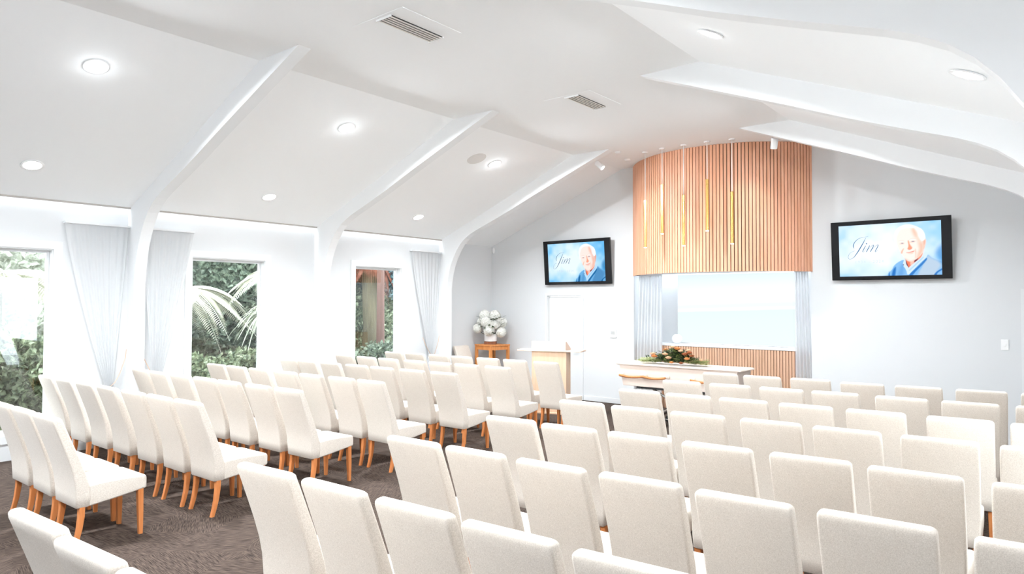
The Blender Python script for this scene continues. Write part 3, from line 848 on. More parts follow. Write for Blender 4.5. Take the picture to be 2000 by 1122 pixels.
    vs = np.stack([X, np.full(X.shape, -0.0268), Zc], -1).reshape(-1, 3)
    ii = np.arange(nu * nv).reshape(nv, nu)
    fs = np.stack([ii[:-1, :-1], ii[:-1, 1:], ii[1:, 1:], ii[1:, :-1]], -1).reshape(-1, 4)
    me.from_pydata(vs.tolist(), [], fs.tolist())
    ca_ = me.color_attributes.new('picture', 'FLOAT_COLOR', 'POINT')
    ca_.data.foreach_set('color', np.concatenate([lin.reshape(-1, 3), np.ones((nu * nv, 1))], 1).astype(np.float32).ravel())
    m, nt, b = new_mat('displayed_picture')
    at = nt.nodes.new('ShaderNodeAttribute'); at.attribute_name = 'picture'
    em = nt.nodes.new('ShaderNodeEmission'); nt.links.new(at.outputs['Color'], em.inputs[0]); em.inputs[1].default_value = 1.0
    nt.links.new(em.outputs[0], nt.nodes['Material Output'].inputs[0])
    me.materials.append(m)
    po = bpy.data.objects.new('portrait_picture', me); COL.objects.link(po); po.parent = scr
    # handwriting
    bm = bmesh.new()
    def conv(X, Y):
        u, v = tv5(X, Y); return (sx0 + u * kx, sz0 + v * kz)
    kk = kx / 98.0 / 11.217 * 0.5 * 0.98
    for st in ([(392, 520, 3), (374, 490, 13), (376, 445, 15), (408, 388, 13), (470, 332, 9), (540, 298, 6), (620, 284, 4), (680, 273, 4), (716, 268, 3)],
               [(665, 290, 3), (640, 332, 8), (600, 400, 15), (540, 492, 20), (482, 578, 19), (430, 645, 15), (380, 702, 10), (330, 732, 6), (282, 742, 5), (255, 726, 6), (250, 695, 6), (268, 648, 5), (302, 610, 4), (350, 586, 4), (400, 568, 3)],
               [(652, 462, 10), (615, 522, 14), (584, 572, 13), (588, 594, 6), (608, 586, 4), (655, 536, 3), (690, 500, 3)],
               [(742, 458, 12), (702, 528, 15), (664, 592, 13)],
               [(680, 562, 3), (740, 502, 4), (800, 458, 6), (826, 450, 11), (818, 482, 14), (788, 532, 15), (752, 588, 13)],
               [(770, 560, 3), (830, 502, 4), (892, 456, 6), (926, 446, 11), (920, 474, 13), (890, 530, 14), (860, 576, 11), (868, 592, 6), (892, 578, 4), (918, 556, 3)]):
        stroke(bm, st, 0.0272, 0, conv, kk)
    bm2 = [conv(672 + 13 * math.cos(2 * PI * i / 16), 420 + 13 * math.sin(2 * PI * i / 16)) for i in range(16)]
    poly_on(bm, bm2, 0.0272, 0)
    obj('name_lettering', bm, emat('script_ink', srgb(*pal['ink']), 1.0), scr)
    cu = bpy.data.curves.new('date_lettering', 'FONT'); cu.body = '1934 - 2024'; cu.size = 0.062; cu.space_character = 1.35; cu.align_x = 'CENTER'; cu.align_y = 'CENTER'
    cu.materials.append(emat('pale_ink', srgb(*pal['pale']), 1.0))
    d0 = bpy.data.objects.new('date_outline', cu); COL.objects.link(d0)
    bpy.context.view_layer.update()
    dm = bpy.data.meshes.new_from_object(d0.evaluated_get(bpy.context.evaluated_depsgraph_get()))
    bpy.data.objects.remove(d0); bpy.data.curves.remove(cu)
    d = bpy.data.objects.new('date_lettering', dm); COL.objects.link(d); d.parent = scr
    cxz = conv(720, 800); d.location = (cxz[0], -0.0274, cxz[1]); d.rotation_euler = (R(90), 0, 0)
base = dict(hair=(250, 250, 250), skin=(253, 238, 230), blush=(250, 214, 198), ear=(246, 208, 192), nose=(244, 160, 130), lip=(232, 140, 128), neck=(238, 130, 100), shadow=(90, 40, 55), collar=(212, 232, 250), jumper=(135, 188, 236), fold=(40, 110, 190), line=(120, 130, 160), greyjumper=(186, 206, 226), ink=(80, 120, 160), pale=(212, 226, 238), bg=((110, 190, 242), (196, 226, 250), (240, 249, 254)))
palL = dict(base); palL.update(hair=(240, 244, 248), skin=(244, 226, 218), blush=(232, 192, 180), ear=(222, 176, 166), jumper=(108, 172, 222), greyjumper=(80, 140, 190), fold=(20, 86, 140), collar=(180, 216, 246), ink=(28, 70, 100), pale=(196, 212, 226), bg=((40, 150, 220), (150, 206, 244), (226, 240, 250)))
television('wall television beside the doorway, left of the slatted canopy', -7.975, 2.868, palL)
television('wall television on bare wall to the right of the canopy', -2.18, 2.853, base)

# ------------------------------------------------------------------ small wall fittings
t = thing('light_switch', 'small white light switch on front wall near the right doorway', 'switch', (-0.745, YF, 1.43))
obj('plate', bbox(-0.045, 0.045, -0.012, 0, -0.075, 0.075, 0.003), M['white'], t)
obj('rocker', bbox(-0.012, 0.012, -0.018, -0.012, -0.02, 0.02, 0.002), M['white'], t)
t = thing('wall_control_panel', 'small white control panel with grey display by stage curtain', 'control panel', (-7.16, YF, 1.40))
obj('plate', bbox(-0.075, 0.075, -0.018, 0, -0.085, 0.075, 0.004), M['white'], t)
obj('display', bbox(-0.045, 0.045, -0.020, -0.018, -0.02, 0.045), M['grey'], t)
obj('button', bbox(-0.05, 0.05, -0.021, -0.018, -0.065, -0.050, 0.001), pmat('pale_button', (0.6, 0.6, 0.6), 0.5), t)
bm = bmesh.new()
loft(bm, [[(0.03 * s * math.cos(a * PI / 8), -d, 0.065 * s * math.sin(a * PI / 8)) for a in range(16)] for s, d in ((1, 0), (1, 0.02), (0.8, 0.04), (0.4, 0.048))])
tag(obj('motion_sensor', bm, M['white'], smooth=True, loc=(-10.33, YF, 3.22)), 'small oval white sensor high in the front corner', 'sensor')

# ------------------------------------------------------------------ chairs
def back_bm():
    # (z, rear y, thickness, width)
    prof = [(0.325, -0.190, 0.085, 0.425), (0.332, -0.198, 0.105, 0.445), (0.42, -0.202, 0.115, 0.455), (0.52, -0.210, 0.105, 0.458), (0.62, -0.230, 0.094, 0.460), (0.74, -0.266, 0.086, 0.462), (0.88, -0.316, 0.080, 0.463), (1.00, -0.360, 0.076, 0.463), (1.045, -0.377, 0.074, 0.462)]
    bm = bmesh.new(); rings = []
    for z, yr, th, w in prof:
        rings.append([(x, yr + th / 2 + y, z) for x, y in rrect(w, th, 0.015)])
    # rounded top
    z0, yr, th, w = prof[-1]
    for k in range(1, 6):
        a = k / 5 * PI / 2
        r = 0.030
        ins = r * (1 - math.cos(a)); zz = z0 + 0.005 + r * math.sin(a) + 0.002
        yy = yr - 0.013 * math.sin(a) * 0.9
        # rake and crown of the top edge
        ring = []
        for x, y in rrect(w - 2 * ins, max(th - 2 * ins, 0.012), max(0.015 - ins * 0.3, 0.005)):
            cr = 0.008 * (1 - (2 * x / w) ** 2) * math.sin(a)
            ring.append((x, yy + th / 2 + y, zz + cr))
        rings.append(ring)
    loft(bm, rings)
    return bm
def seat_bm():
    bm = bmesh.new(); rings = []
    # lofted along y (front = +): (y, half width, z bottom, z top side)
    for y, w, zb, zt in ((-0.100, 0.446, 0.330, 0.500), (-0.09, 0.450, 0.328, 0.505), (0.05, 0.464, 0.346, 0.512), (0.20, 0.470, 0.368, 0.512), (0.30, 0.470, 0.383, 0.506), (0.338, 0.466, 0.387, 0.502), (0.348, 0.455, 0.391, 0.492)):
        ring = []
        h = zt - zb
        for x, z in rrect(w, h, 0.018, 6):
            top = max(0, z / (h / 2))
            cr = 0.030 * (1 - (2 * x / w) ** 2) * (top ** 2) * (1 if y < 0.30 else max(0, (0.350 - y) / 0.05))
            ring.append((x, y, zb + h / 2 + z + cr))
        rings.append(ring)
    loft(bm, rings)
    return bm
def leg_bm(sx, front):
    bm = bmesh.new(); rings = []
    if front: pts = [(0.40, 0.205, 0.303, 0.046), (0.20, 0.208, 0.306, 0.040), (0.0, 0.211, 0.309, 0.033)]
    else: pts = [(0.345, 0.198, -0.150, 0.046), (0.25, 0.199, -0.153, 0.044), (0.15, 0.200, -0.166, 0.040), (0.07, 0.201, -0.184, 0.037), (0.0, 0.202, -0.204, 0.034)]
    for z, x, y, w in pts[::-1]:
        rings.append([(sx * x + a * w / 2, y + b * w / 2, z) for a, b in ((-1, -1), (1, -1), (1, 1), (-1, 1))])
    loft(bm, rings)
    bmesh.ops.bevel(bm, geom=[e for e in bm.edges if abs((e.verts[0].co - e.verts[1].co).normalized().z) > 0.7], offset=0.004, segments=1, affect='EDGES')
    return bm
chair0 = thing('dining_chair', '', 'chair')
obj('backrest', back_bm(), M['fabric'], chair0, smooth=True)
obj('seat', seat_bm(), M['fabric'], chair0, smooth=True)
for sx in (-1, 1):
    obj('leg', leg_bm(sx, True), M['legwood'], chair0); obj('leg', leg_bm(sx, False), M['legwood'], chair0)
used = [False]
def dup(root):
    r = root.copy(); COL.objects.link(r)
    for ch in list(root.children):
        c = ch.copy(); COL.objects.link(c); c.parent = r
    return r
chair_list = []
def place_chair(x, y, rz, label, group):
    o = dup(chair0) if used[0] else chair0
    used[0] = True
    o.location = (x, y, 0); o.rotation_euler = (0, 0, rz)
    o['label'] = label; o['category'] = 'chair'
    if group: o['group'] = group
    elif 'group' in o: del o['group']
    return o
ROWS = {
'L1': [(-7.80, 1.88), (-7.249, 1.894), (-6.686, 1.894)],
'L2': [(-10.13, 2.93), (-9.558, 2.945), (-8.957, 2.962), (-8.39, 2.982), (-7.77, 2.994), (-7.20, 3.013), (-6.654, 3.032)],
'L3': [(-10.15, 4.056), (-9.62, 4.064), (-9.06, 4.084), (-8.47, 4.099), (-7.913, 4.113), (-7.309, 4.132), (-6.738, 4.15)],
'L4': [(-10.15, 5.121), (-9.60, 5.137), (-9.02, 5.152), (-8.41, 5.171), (-7.832, 5.188), (-7.23, 5.204), (-6.679, 5.219)],
'L5': [(-10.16, 6.364), (-9.66, 6.377), (-9.09, 6.395), (-8.482, 6.411), (-7.92, 6.427), (-7.302, 6.445), (-6.7, 6.462)],
'L6': [(-10.16, 7.472), (-9.591, 7.486), (-9.036, 7.499), (-8.417, 7.521), (-7.85, 7.537), (-7.308, 7.554), (-6.706, 7.569)],
'L7': [(-10.13, 8.574), (-9.571, 8.589), (-8.974, 8.609), (-8.427, 8.621), (-7.831, 8.635), (-7.264, 8.656), (-6.646, 8.673)],
'R1': [(-3.841, 8.751), (-3.288, 8.749), (-2.721, 8.818), (-2.126, 8.754), (-1.56, 8.797), (-0.978, 8.835), (-0.408, 8.862)],
'R2': [(-3.836, 7.582), (-3.258, 7.608), (-2.689, 7.633), (-2.147, 7.663), (-1.535, 7.663), (-0.967, 7.678), (-0.393, 7.728)],
'R3': [(-3.803, 6.487), (-3.242, 6.476), (-2.689, 6.51), (-2.112, 6.512), (-1.54, 6.531), (-0.929, 6.55), (-0.367, 6.563)],
'R4': [(-3.794, 5.361), (-3.225, 5.366), (-2.664, 5.406), (-2.069, 5.439), (-1.518, 5.45), (-0.933, 5.466), (-0.362, 5.48)],
'R5': [(-3.722, 4.223), (-3.157, 4.221), (-2.585, 4.255), (-2.023, 4.274), (-1.452, 4.303), (-0.902, 4.303), (-0.319, 4.31)],
'R6': [(-3.682, 3.14), (-3.133, 3.158), (-2.556, 3.169), (-1.998, 3.197), (-1.445, 3.202), (-0.884, 3.242), (-0.298, 3.249)],
'R7': [(-3.715, 2.058), (-3.13, 2.089), (-2.55, 2.103), (-2.003, 2.115), (-1.443, 2.124)],
'R8': [(-3.661, 0.95), (-3.084, 0.95), (-2.552, 0.97)],
}
ORD = ['', 'first', 'second', 'third', 'fourth', 'fifth', 'sixth', 'seventh', 'eighth']
for key, pts in ROWS.items():
    left = key[0] == 'L'; n = int(key[1])
    row = n if not left else 8 - n            # rows counted from the stage
    rowname = 'front row' if row == 1 else ORD[row] + ' row from the stage'
    block = 'window-side block' if left else 'right-hand block'
    for i, (tx, ty) in enumerate(pts):
        seat_no = (len(pts) - i) if left else i + 1
        if seat_no == 1: which = 'aisle chair'
        else: which = ORD[seat_no] + ' chair from the aisle'
        rz = R((1.0 if left else 3.0) + random.uniform(-1.2, 1.2))
        lx, ly = -0.217, -0.386
        ox = tx - (lx * math.cos(rz) - ly * math.sin(rz)); oy = ty - (lx * math.sin(rz) + ly * math.cos(rz))
        place_chair(ox, oy, rz, 'cream upholstered %s, %s of the %s' % (which, rowname, block), 'cream chairs, %s, %s' % (rowname, block))
place_chair(-9.96, 10.87, R(-88), 'lone cream chair against the window wall beside the flower table', None)

# ------------------------------------------------------------------ lectern
t = thing('lectern', 'pale timber lectern with side wings before the closed door', 'lectern', (-7.41, 10.2, 0), R(18))
obj('body', bbox(-0.33, 0.33, -0.12, 0.16, 0.03, 1.125, 0.004), M['lectern'], t)
obj('base', bbox(-0.36, 0.36, -0.15, 0.19, 0, 0.03, 0.004), M['lectern'], t)
obj('wing_shelf', bbox(-0.61, 0.61, -0.15, 0.21, 1.127, 1.155, 0.004), M['lecternlight'], t)
bm = bmesh.new(); prism(bm, [(-0.14, 1.155), (0.19, 1.155), (0.19, 1.175), (-0.08, 1.31), (-0.14, 1.31)], 'x', -0.325, 0.325)
obj('reading_stand', bm, M['lecternlight'], t)

# ------------------------------------------------------------------ flower table and hydrangeas
t = thing('side_table', 'tall square orange timber table in the front corner', 'table', (-9.93, 11.47, 0), R(-10))
obj('tabletop', bbox(-0.28, 0.28, -0.28, 0.28, 1.07, 1.10, 0.004), M['tablewood'], t)
bm = bmesh.new()
for a in (0, 1, 2, 3):
    box(bm, -0.23, 0.23, -0.262, -0.242, 0.985, 1.07, mat=Matrix.Rotation(a * PI / 2, 4, 'Z'))
obj('apron', bm, M['tablewood'], t)
for sx in (-1, 1):
    for sy in (-1, 1):
        obj('leg', bbox(sx * 0.245 - 0.028, sx * 0.245 + 0.028, sy * 0.245 - 0.028, sy * 0.245 + 0.028, 0, 1.07, 0.003), M['tablewood'], t)
fl = (-9.97, 11.46)
o = obj('plinth_block', bbox(-0.13, 0.13, -0.13, 0.13, 0, 0.065, 0.003), M['blockwood'], loc=(fl[0], fl[1], 1.10), rot=(0, 0, R(35)))
tag(o, 'dark wooden block under the white hydrangea pot', 'wooden block')
t = thing('flower_arrangement', 'white hydrangeas in a white pot on the corner table', 'flowers', (fl[0], fl[1], 1.165))
bm = bmesh.new(); lathe(bm, [(0.0, 0), (0.128, 0.0), (0.137, 0.004), (0.143, 0.16), (0.135, 0.16), (0.125, 0.12), (0.0, 0.12)], 40, cap=False)
obj('pot', bm, M['pot'], t, smooth=False)
def fleur(c, r, seed):
    rnd = random.Random(seed); bm = bmesh.new()
    n = 95
    for i in range(n):
        z = 1 - 2 * (i + 0.5) / n; a = i * 2.39996
        d = Vector((math.sqrt(1 - z * z) * math.cos(a), math.sqrt(1 - z * z) * math.sin(a), z))
        p = Vector(c) + d * r * rnd.uniform(0.86, 1.04)
        u = d.orthogonal().normalized(); w = d.cross(u); rot = rnd.uniform(0, PI)
        s = r * 0.30
        for q in range(4):
            b = rot + q * PI / 2
            e = u * math.cos(b) + w * math.sin(b); g = d.cross(e)
            vs = [p, p + e * s * 0.6 + g * s * 0.42 + d * s * 0.15, p + e * s + d * s * 0.12, p + e * s * 0.6 - g * s * 0.42 + d * s * 0.15]
            bm.faces.new([bm.verts.new(v) for v in vs])
    for f in bm.faces: f.material_index = 0
    k0 = len(bm.faces)
    bmesh.ops.create_icosphere(bm, subdivisions=2, radius=r * 0.84, matrix=Matrix.Translation(c))
    bm.faces.ensure_lookup_table()
    for f in bm.faces[k0:]: f.material_index = 1
    return bm
heads = [(-0.14, -0.02, 0.57, 0.135), (0.09, -0.02, 0.56, 0.145), (-0.11, -0.13, 0.43, 0.14), (0.10, -0.13, 0.39, 0.135), (0.25, 0.0, 0.41, 0.13), (-0.29, -0.02, 0.28, 0.115), (-0.04, -0.17, 0.24, 0.135), (0.23, -0.09, 0.20, 0.13), (0.0, 0.12, 0.45, 0.15), (-0.2, 0.12, 0.42, 0.13)]
# spread heads across the camera's line of sight to the corner (local frame turned to face the seats)
ca = R(41)
for i, (hx, hy, hz, hr) in enumerate(heads):
    x = hx * math.cos(ca) - hy * math.sin(ca); y = hx * math.sin(ca) + hy * math.cos(ca)
    obj('flower_head', fleur((x, y, hz), hr * 0.86, i), [M['petal'], M['floret_core']], t)
bm = bmesh.new()
rnd = random.Random(4)
for i, (hx, hy, hz, hr) in enumerate(heads):
    x = hx * math.cos(ca) - hy * math.sin(ca); y = hx * math.sin(ca) + hy * math.cos(ca)
    tube(bm, [(x * 0.2, y * 0.2, 0.13), (x * 0.6, y * 0.6, hz * 0.6), (x, y, hz)], 0.006, 6)
for i in range(90):
    a = rnd.uniform(0, 2 * PI); rr = rnd.uniform(0.10, 0.27); z = rnd.uniform(0.16, 0.54)
    p = Vector((rr * math.cos(a), rr * math.sin(a), z)); d = Vector((math.cos(a), math.sin(a), rnd.uniform(-0.5, 0.5))).normalized()
    s = Vector((-d.y, d.x, 0)).normalized(); L = rnd.uniform(0.08, 0.13)
    vs = [p, p + d * L * 0.5 + s * L * 0.3, p + d * L, p + d * L * 0.5 - s * L * 0.3]
    bm.faces.new([bm.verts.new(v) for v in vs])
obj('leaves', bm, M['leaf_deep'], t)

# ------------------------------------------------------------------ coffin on its trolley
CX0, CX1, CY0, CY1 = -5.985, -3.84, 10.10, 10.70
cxm, cym = (CX0 + CX1) / 2, (CY0 + CY1) / 2
t = thing('coffin', 'pale limed timber coffin with orange rope handles', 'coffin', (cxm, cym, 0.63))
L2, W2 = (CX1 - CX0) / 2, (CY1 - CY0) / 2
bm = bmesh.new()
rings = []
for z, l, w in ((0.0, L2 - 0.11, W2 - 0.055), (0.345, L2 - 0.055, W2 - 0.022)):
    rings.append([(-l, -w, z), (l, -w, z), (l, w, z), (-l, w, z)])
loft(bm, rings); bmesh.ops.bevel(bm, geom=bm.edges[:], offset=0.006, segments=2, affect='EDGES')
obj('box', bm, M['coffin'], t)
bm = bmesh.new(); box(bm, -L2, L2, -W2, W2, 0.346, 0.378)
bmesh.ops.bevel(bm, geom=bm.edges[:], offset=0.010, segments=3, affect='EDGES')
obj('lid', bm, M['coffin'], t)
def ropepath(pts, rad, bm, n=8):
    q = catmull(pts, 14, False)
    ps = [Vector(p) for p in q]
    for ph in (0, 2 * PI / 3, 4 * PI / 3):
        out = []; s = 0
        for i, p in enumerate(ps):
            if i: s += (ps[i] - ps[i - 1]).length
            d = (ps[min(i + 1, len(ps) - 1)] - ps[max(0, i - 1)]).normalized()
            a = d.cross(Vector((0, 1, 0))).normalized(); b = d.cross(a)
            an = ph + s * 130
            out.append(p + a * math.cos(an) * rad * 0.55 + b * math.sin(an) * rad * 0.55)
        tube(bm, out, rad * 0.55, 6)
yr = -W2 - 0.012
boss_x = [-5.90, -5.46, -5.06, -4.63, -4.22]
for a, b in ((0, 1), (1, 2), (3, 4)):
    bm = bmesh.new()
    xa, xb = boss_x[a] - cxm, boss_x[b] - cxm
    pts = [(xa + (xb - xa) * k / 6, yr - 0.012 - 0.012 * math.sin(PI * k / 6), 0.178 - 0.022 * math.sin(PI * k / 6)) for k in range(7)]
    ropepath(pts, 0.019, bm)
    obj('rope_handle', bm, M['rope'], t, smooth=True)
for x in boss_x:
    bm = bmesh.new(); lathe(bm, [(0.0, 0), (0.05, 0), (0.05, 0.018), (0.03, 0.036), (0.0, 0.04)], 20, cap=False)
    for v in bm.verts:
        px_, py_, pz_ = v.co; v.co = (x - cxm + px_, -W2 + 0.040 - pz_, 0.19 + py_)
    obj('handle_boss', bm, M['coffin'], t, smooth=True)

t = thing('trolley', 'folding metal trolley on black wheels under the coffin', 'trolley', (cxm, cym, 0))
bm = bmesh.new()
for sy in (-1, 1):
    box(bm, -0.72, 0.72, sy * 0.20 - 0.02, sy * 0.20 + 0.02, 0.595, 0.628)
for x in (-0.66, 0.66): box(bm, x - 0.03, x + 0.03, -0.24, 0.24, 0.597, 0.626)
obj('top_frame', bm, M['dark'], t)
for sy in (-1, 1):
    y = sy * 0.20
    bm = bmesh.new(); tube(bm, [(-0.42, y, 0.60), (0.46, y, 0.13)], 0.019, 12); obj('scissor_bar', bm, M['chrome'], t, smooth=True)
    bm = bmesh.new(); tube(bm, [(0.42, y - sy * 0.045, 0.60), (-0.46, y - sy * 0.045, 0.13)], 0.019, 12); obj('scissor_bar', bm, M['chrome'], t, smooth=True)
    bm = bmesh.new(); box(bm, -0.05, 0.05, y - 0.03 - sy * 0.02, y + 0.03 - sy * 0.02, 0.33, 0.40); obj('joint_block', bm, M['grey'], t)
    bm = bmesh.new(); tube(bm, [(-0.36, y - sy * 0.02, 0.12), (0.56, y - sy * 0.02, 0.12)], 0.016, 10); obj('base_rail', bm, M['chrome'], t, smooth=True)
    for x in (-0.32, 0.54):
        bm = bmesh.new(); tube(bm, [(x, y - 0.018, 0.075), (x, y + 0.018, 0.075)], [0.075, 0.075], 28)
        w = obj('wheel', bm, M['rubber'], t, smooth=False)
        bm = bmesh.new(); tube(bm, [(x, y - 0.024, 0.075), (x, y + 0.024, 0.075)], 0.03, 16); obj('hub', bm, M['chrome'], w)
        bm = bmesh.new(); box(bm, x - 0.02, x + 0.02, y - 0.030, y - 0.025, 0.07, 0.15); box(bm, x - 0.02, x + 0.02, y + 0.025, y + 0.030, 0.07, 0.15); box(bm, x - 0.02, x + 0.02, y - 0.030, y + 0.030, 0.15, 0.16)
        obj('fork', bm, M['chrome'], t)

# casket spray
sx, sy_, sz = -5.02, 10.33, 1.014
t = thing('casket_spray', 'spray of green foliage with orange and peach blooms on the coffin', 'flowers', (sx, sy_, sz))
rnd = random.Random(11)
def sprig(bm, p, d, L, n, lw):
    d = d.normalized(); s = d.cross(Vector((0, 0, 1)))
    if s.length < 0.1: s = Vector((1, 0, 0))
    s.normalize(); up = s.cross(d)
    for i in range(n):
        k = (i + 0.6) / n
        q = p + d * L * k + Vector((0, 0, -0.25 * L * k * k))
        for sg in (-1, 1):
            e = (d * 0.6 + s * sg + up * rnd.uniform(-0.3, 0.4)).normalized(); g = e.cross(up).normalized()
            l = lw * (1.15 - 0.6 * k) * rnd.uniform(0.8, 1.2)
            vs = [q, q + e * l * 0.5 + g * l * 0.22, q + e * l, q + e * l * 0.5 - g * l * 0.22]
            bm.faces.new([bm.verts.new(v) for v in vs])
bmA, bmB, bmC = bmesh.new(), bmesh.new(), bmesh.new()
for i in range(300):
    x0 = rnd.gauss(0, 0.17)
    top = 0.27 * math.exp(-(x0 / 0.30) ** 2)
    z0 = rnd.uniform(0.02, 0.75) * top
    a = rnd.uniform(0, 2 * PI)
    d = Vector((math.cos(a) * 0.8 + x0 * 2.2, math.sin(a) * 0.5, rnd.uniform(0.1, 1.0)))
    sprig([bmA, bmC][i % 2], Vector((x0, rnd.uniform(-0.07, 0.07), z0 + 0.01)), d, rnd.uniform(0.09, 0.17), 7, rnd.uniform(0.032, 0.055))
for i in range(170):
    sg = -1 if i % 2 else 1
    p = Vector((sg * rnd.uniform(0.18, 0.52), rnd.uniform(-0.10, 0.08), rnd.uniform(0.015, 0.06)))
    d = Vector((sg, rnd.uniform(-0.35, 0.35), rnd.uniform(0.0, 0.75)))
    sprig(bmB, p, d, rnd.uniform(0.10, 0.20), 8, rnd.uniform(0.022, 0.042))
obj('foliage', bmA, M['leaf_bouquet'], t); obj('dark_foliage', bmC, M['leaf_deep'], t); obj('trailing_foliage', bmB, M['leaf_pale'], t)
def rose(c, r, mat, seed):
    rn = random.Random(seed); bm = bmesh.new()
    c = Vector(c)
    for lay in range(4):
        n = 4 + lay; rr = r * (0.3 + 0.23 * lay)
        for q in range(n):
            a = 2 * PI * (q + 0.5 * lay) / n + rn.uniform(-0.2, 0.2)
            e = Vector((math.cos(a), math.sin(a), 0)); g = Vector((-e.y, e.x, 0))
            h = r * (1.0 - 0.16 * lay)
            rows = []
            for j in range(4):
                k = j / 3
                o = rr * (0.35 + 0.65 * k ** 0.7) ; wv = rr * 0.75 * math.sin(PI * (0.22 + 0.6 * k))
                rows.append([c + e * (o - 0.1 * rr * abs(m)) + g * wv * m + Vector((0, 0, h * (k - 0.35) * (1 - 0.1 * abs(m)))) for m in (-1, -0.4, 0.4, 1)])
            vs = [[bm.verts.new(p) for p in rw] for rw in rows]
            for j in range(3):
                for m in range(3): bm.faces.new((vs[j][m], vs[j][m + 1], vs[j + 1][m + 1], vs[j + 1][m]))
    obj('bloom', bm, mat, t, smooth=True)
blooms = [(-0.36, -0.05, 0.13, 0.050, 'petal_p'), (-0.31, -0.10, 0.10, 0.052, 'petal_o'), (-0.10, -0.11, 0.14, 0.048, 'petal_p'), (-0.03, -0.13, 0.09, 0.050, 'petal_p'), (0.08, -0.02, 0.22, 0.050, 'petal_o'), (-0.02, 0.02, 0.24, 0.040, 'petal_p'),
          (0.15, -0.04, 0.19, 0.042, 'petal_p'), (0.24, -0.07, 0.15, 0.050, 'petal_r'), (0.31, -0.05, 0.17, 0.046, 'petal_r'), (0.30, -0.11, 0.09, 0.044, 'petal_o'), (0.36, -0.06, 0.13, 0.042, 'petal_r'), (0.27, 0.0, 0.20, 0.042, 'petal_p'), (0.52, -0.05, 0.08, 0.034, 'petal_p'), (0.05, -0.17, 0.03, 0.036, 'petal_o'), (0.22, -0.17, 0.03, 0.036, 'petal_r'), (-0.15, 0.0, 0.20, 0.038, 'petal_o')]
for i, (x, y, z, r, mm) in enumerate(blooms): rose((x * 0.95, y - 0.035, z * 1.12 + 0.01), r * 1.05, M[mm], i)

# ------------------------------------------------------------------ garden beyond the windows
obj('ground_garden', bbox(-30, XL - 0.23, -12, 26, -0.35, -0.25), M['soil'], kind='structure')
obj('ground_side', bbox(XR + 0.23, 14, -12, 26, -0.35, -0.25), pmat('pale_paving', (0.6, 0.62, 0.63), 0.9), kind='structure')
def leaf_quad(bm, p, d, up, L, w):
    s = d.cross(up)
    if s.length < 0.05: s = d.orthogonal()
    s.normalize()
    n = s.cross(d)
    a = bm.verts.new(p); b = bm.verts.new(p + d * L * 0.5 + s * w + n * L * 0.08); c = bm.verts.new(p + d * L); e = bm.verts.new(p + d * L * 0.5 - s * w + n * L * 0.08)
    bm.faces.new((a, b, c, e))
def rdir(rn):
    while True:
        v = Vector((rn.uniform(-1, 1), rn.uniform(-1, 1), rn.uniform(-1, 1)))
        if 0.05 < v.length < 1: return v.normalized()
def hedge(name, label, cat, x0, x1, y0, y1, z0, z1, n, L, mat, seed, group=None):
    rn = random.Random(seed); t = thing(name, label, cat, ((x0 + x1) / 2, (y0 + y1) / 2, z0), 0, group)
    c = Vector(t.location)
    bm = bmesh.new()
    for i in range(n):
        # mostly near the face seen from the room and the top
        q = rn.random()
        x = x1 - abs(rn.gauss(0, 0.14)) if q < 0.7 else rn.uniform(x0, x1)
        z = rn.uniform(z0, z1) if q < 0.7 else z1 - abs(rn.gauss(0, 0.12))
        y = rn.uniform(y0, y1)
        x += 0.16 * math.sin(y * 3.1 + z * 2.3) + 0.1 * math.sin(z * 5 + y)
        z += 0.10 * math.sin(y * 4.3 + 1)
        leaf_quad(bm, Vector((x, y, z)) - c, rdir(rn), rdir(rn), L * rn.uniform(0.6, 1.3), L * 0.27 * rn.uniform(0.8, 1.2))
    obj('foliage', bm, mat, t)
    # twiggy inner mass, set back behind the leaves
    bm = bmesh.new(); ny = max(6, int((y1 - y0) * 5)); nz = max(4, int((z1 - z0) * 5)); g = []
    for j in range(nz + 1):
        row = []
        for i in range(ny + 1):
            y = y0 + 0.05 + (y1 - y0 - 0.1) * i / ny; z = z0 + (z1 - z0 - 0.12) * j / nz
            x = x1 - 0.16 - rn.uniform(0, 0.22) + 0.16 * math.sin(y * 3.1 + z * 2.3) + 0.1 * math.sin(z * 5 + y)
            row.append((x - c.x, y - c.y, z - c.z + 0.10 * math.sin(y * 4.3 + 1) * j / nz))
        g.append(row)
    fr = [[bm.verts.new(p) for p in row] for row in g]
    bk = [[bm.verts.new((p[0] - 0.25, p[1], p[2])) for p in row] for row in g]
    for j in range(nz):
        for i in range(ny):
            if z0 > 1.5 and rn.random() < 0.25: continue
            bm.faces.new((fr[j][i], fr[j][i + 1], fr[j + 1][i + 1], fr[j + 1][i])); bm.faces.new((bk[j][i], bk[j + 1][i], bk[j + 1][i + 1], bk[j][i + 1]))
    obj('inner_growth', bm, mat, t)
    bm = bmesh.new()
    y = y0 + 0.3
    while y < y1:
        tube(bm, [((x0 + x1) / 2 - c.x, y - c.y, -0.01), ((x0 + x1) / 2 - c.x + rn.uniform(-.1, .1), y - c.y + rn.uniform(-.1, .1), (z1 - z0) * 0.8)], 0.03, 6); y += 0.7
    obj('stems', bm, M['fernbark'], t)
hedge('hedge', 'clipped leafy green hedge outside the nearest window', 'hedge', -13.2, -12.2, 1.2, 5.3, -0.25, 1.45, 5200, 0.17, M['leaf_hedge'], 1)
hedge('low_hedge', 'low dark hedge beneath the middle window view', 'hedge', -13.3, -12.3, 5.5, 9.2, -0.25, 0.95, 4200, 0.13, M['leaf_hedge'], 2)
hedge('tall_evergreen', 'tall evergreen screen behind the tree ferns, middle window', 'shrub', -17.0, -15.9, 6.2, 12.2, -0.25, 5.2, 8500, 0.24, M['leaf_dark'], 3)
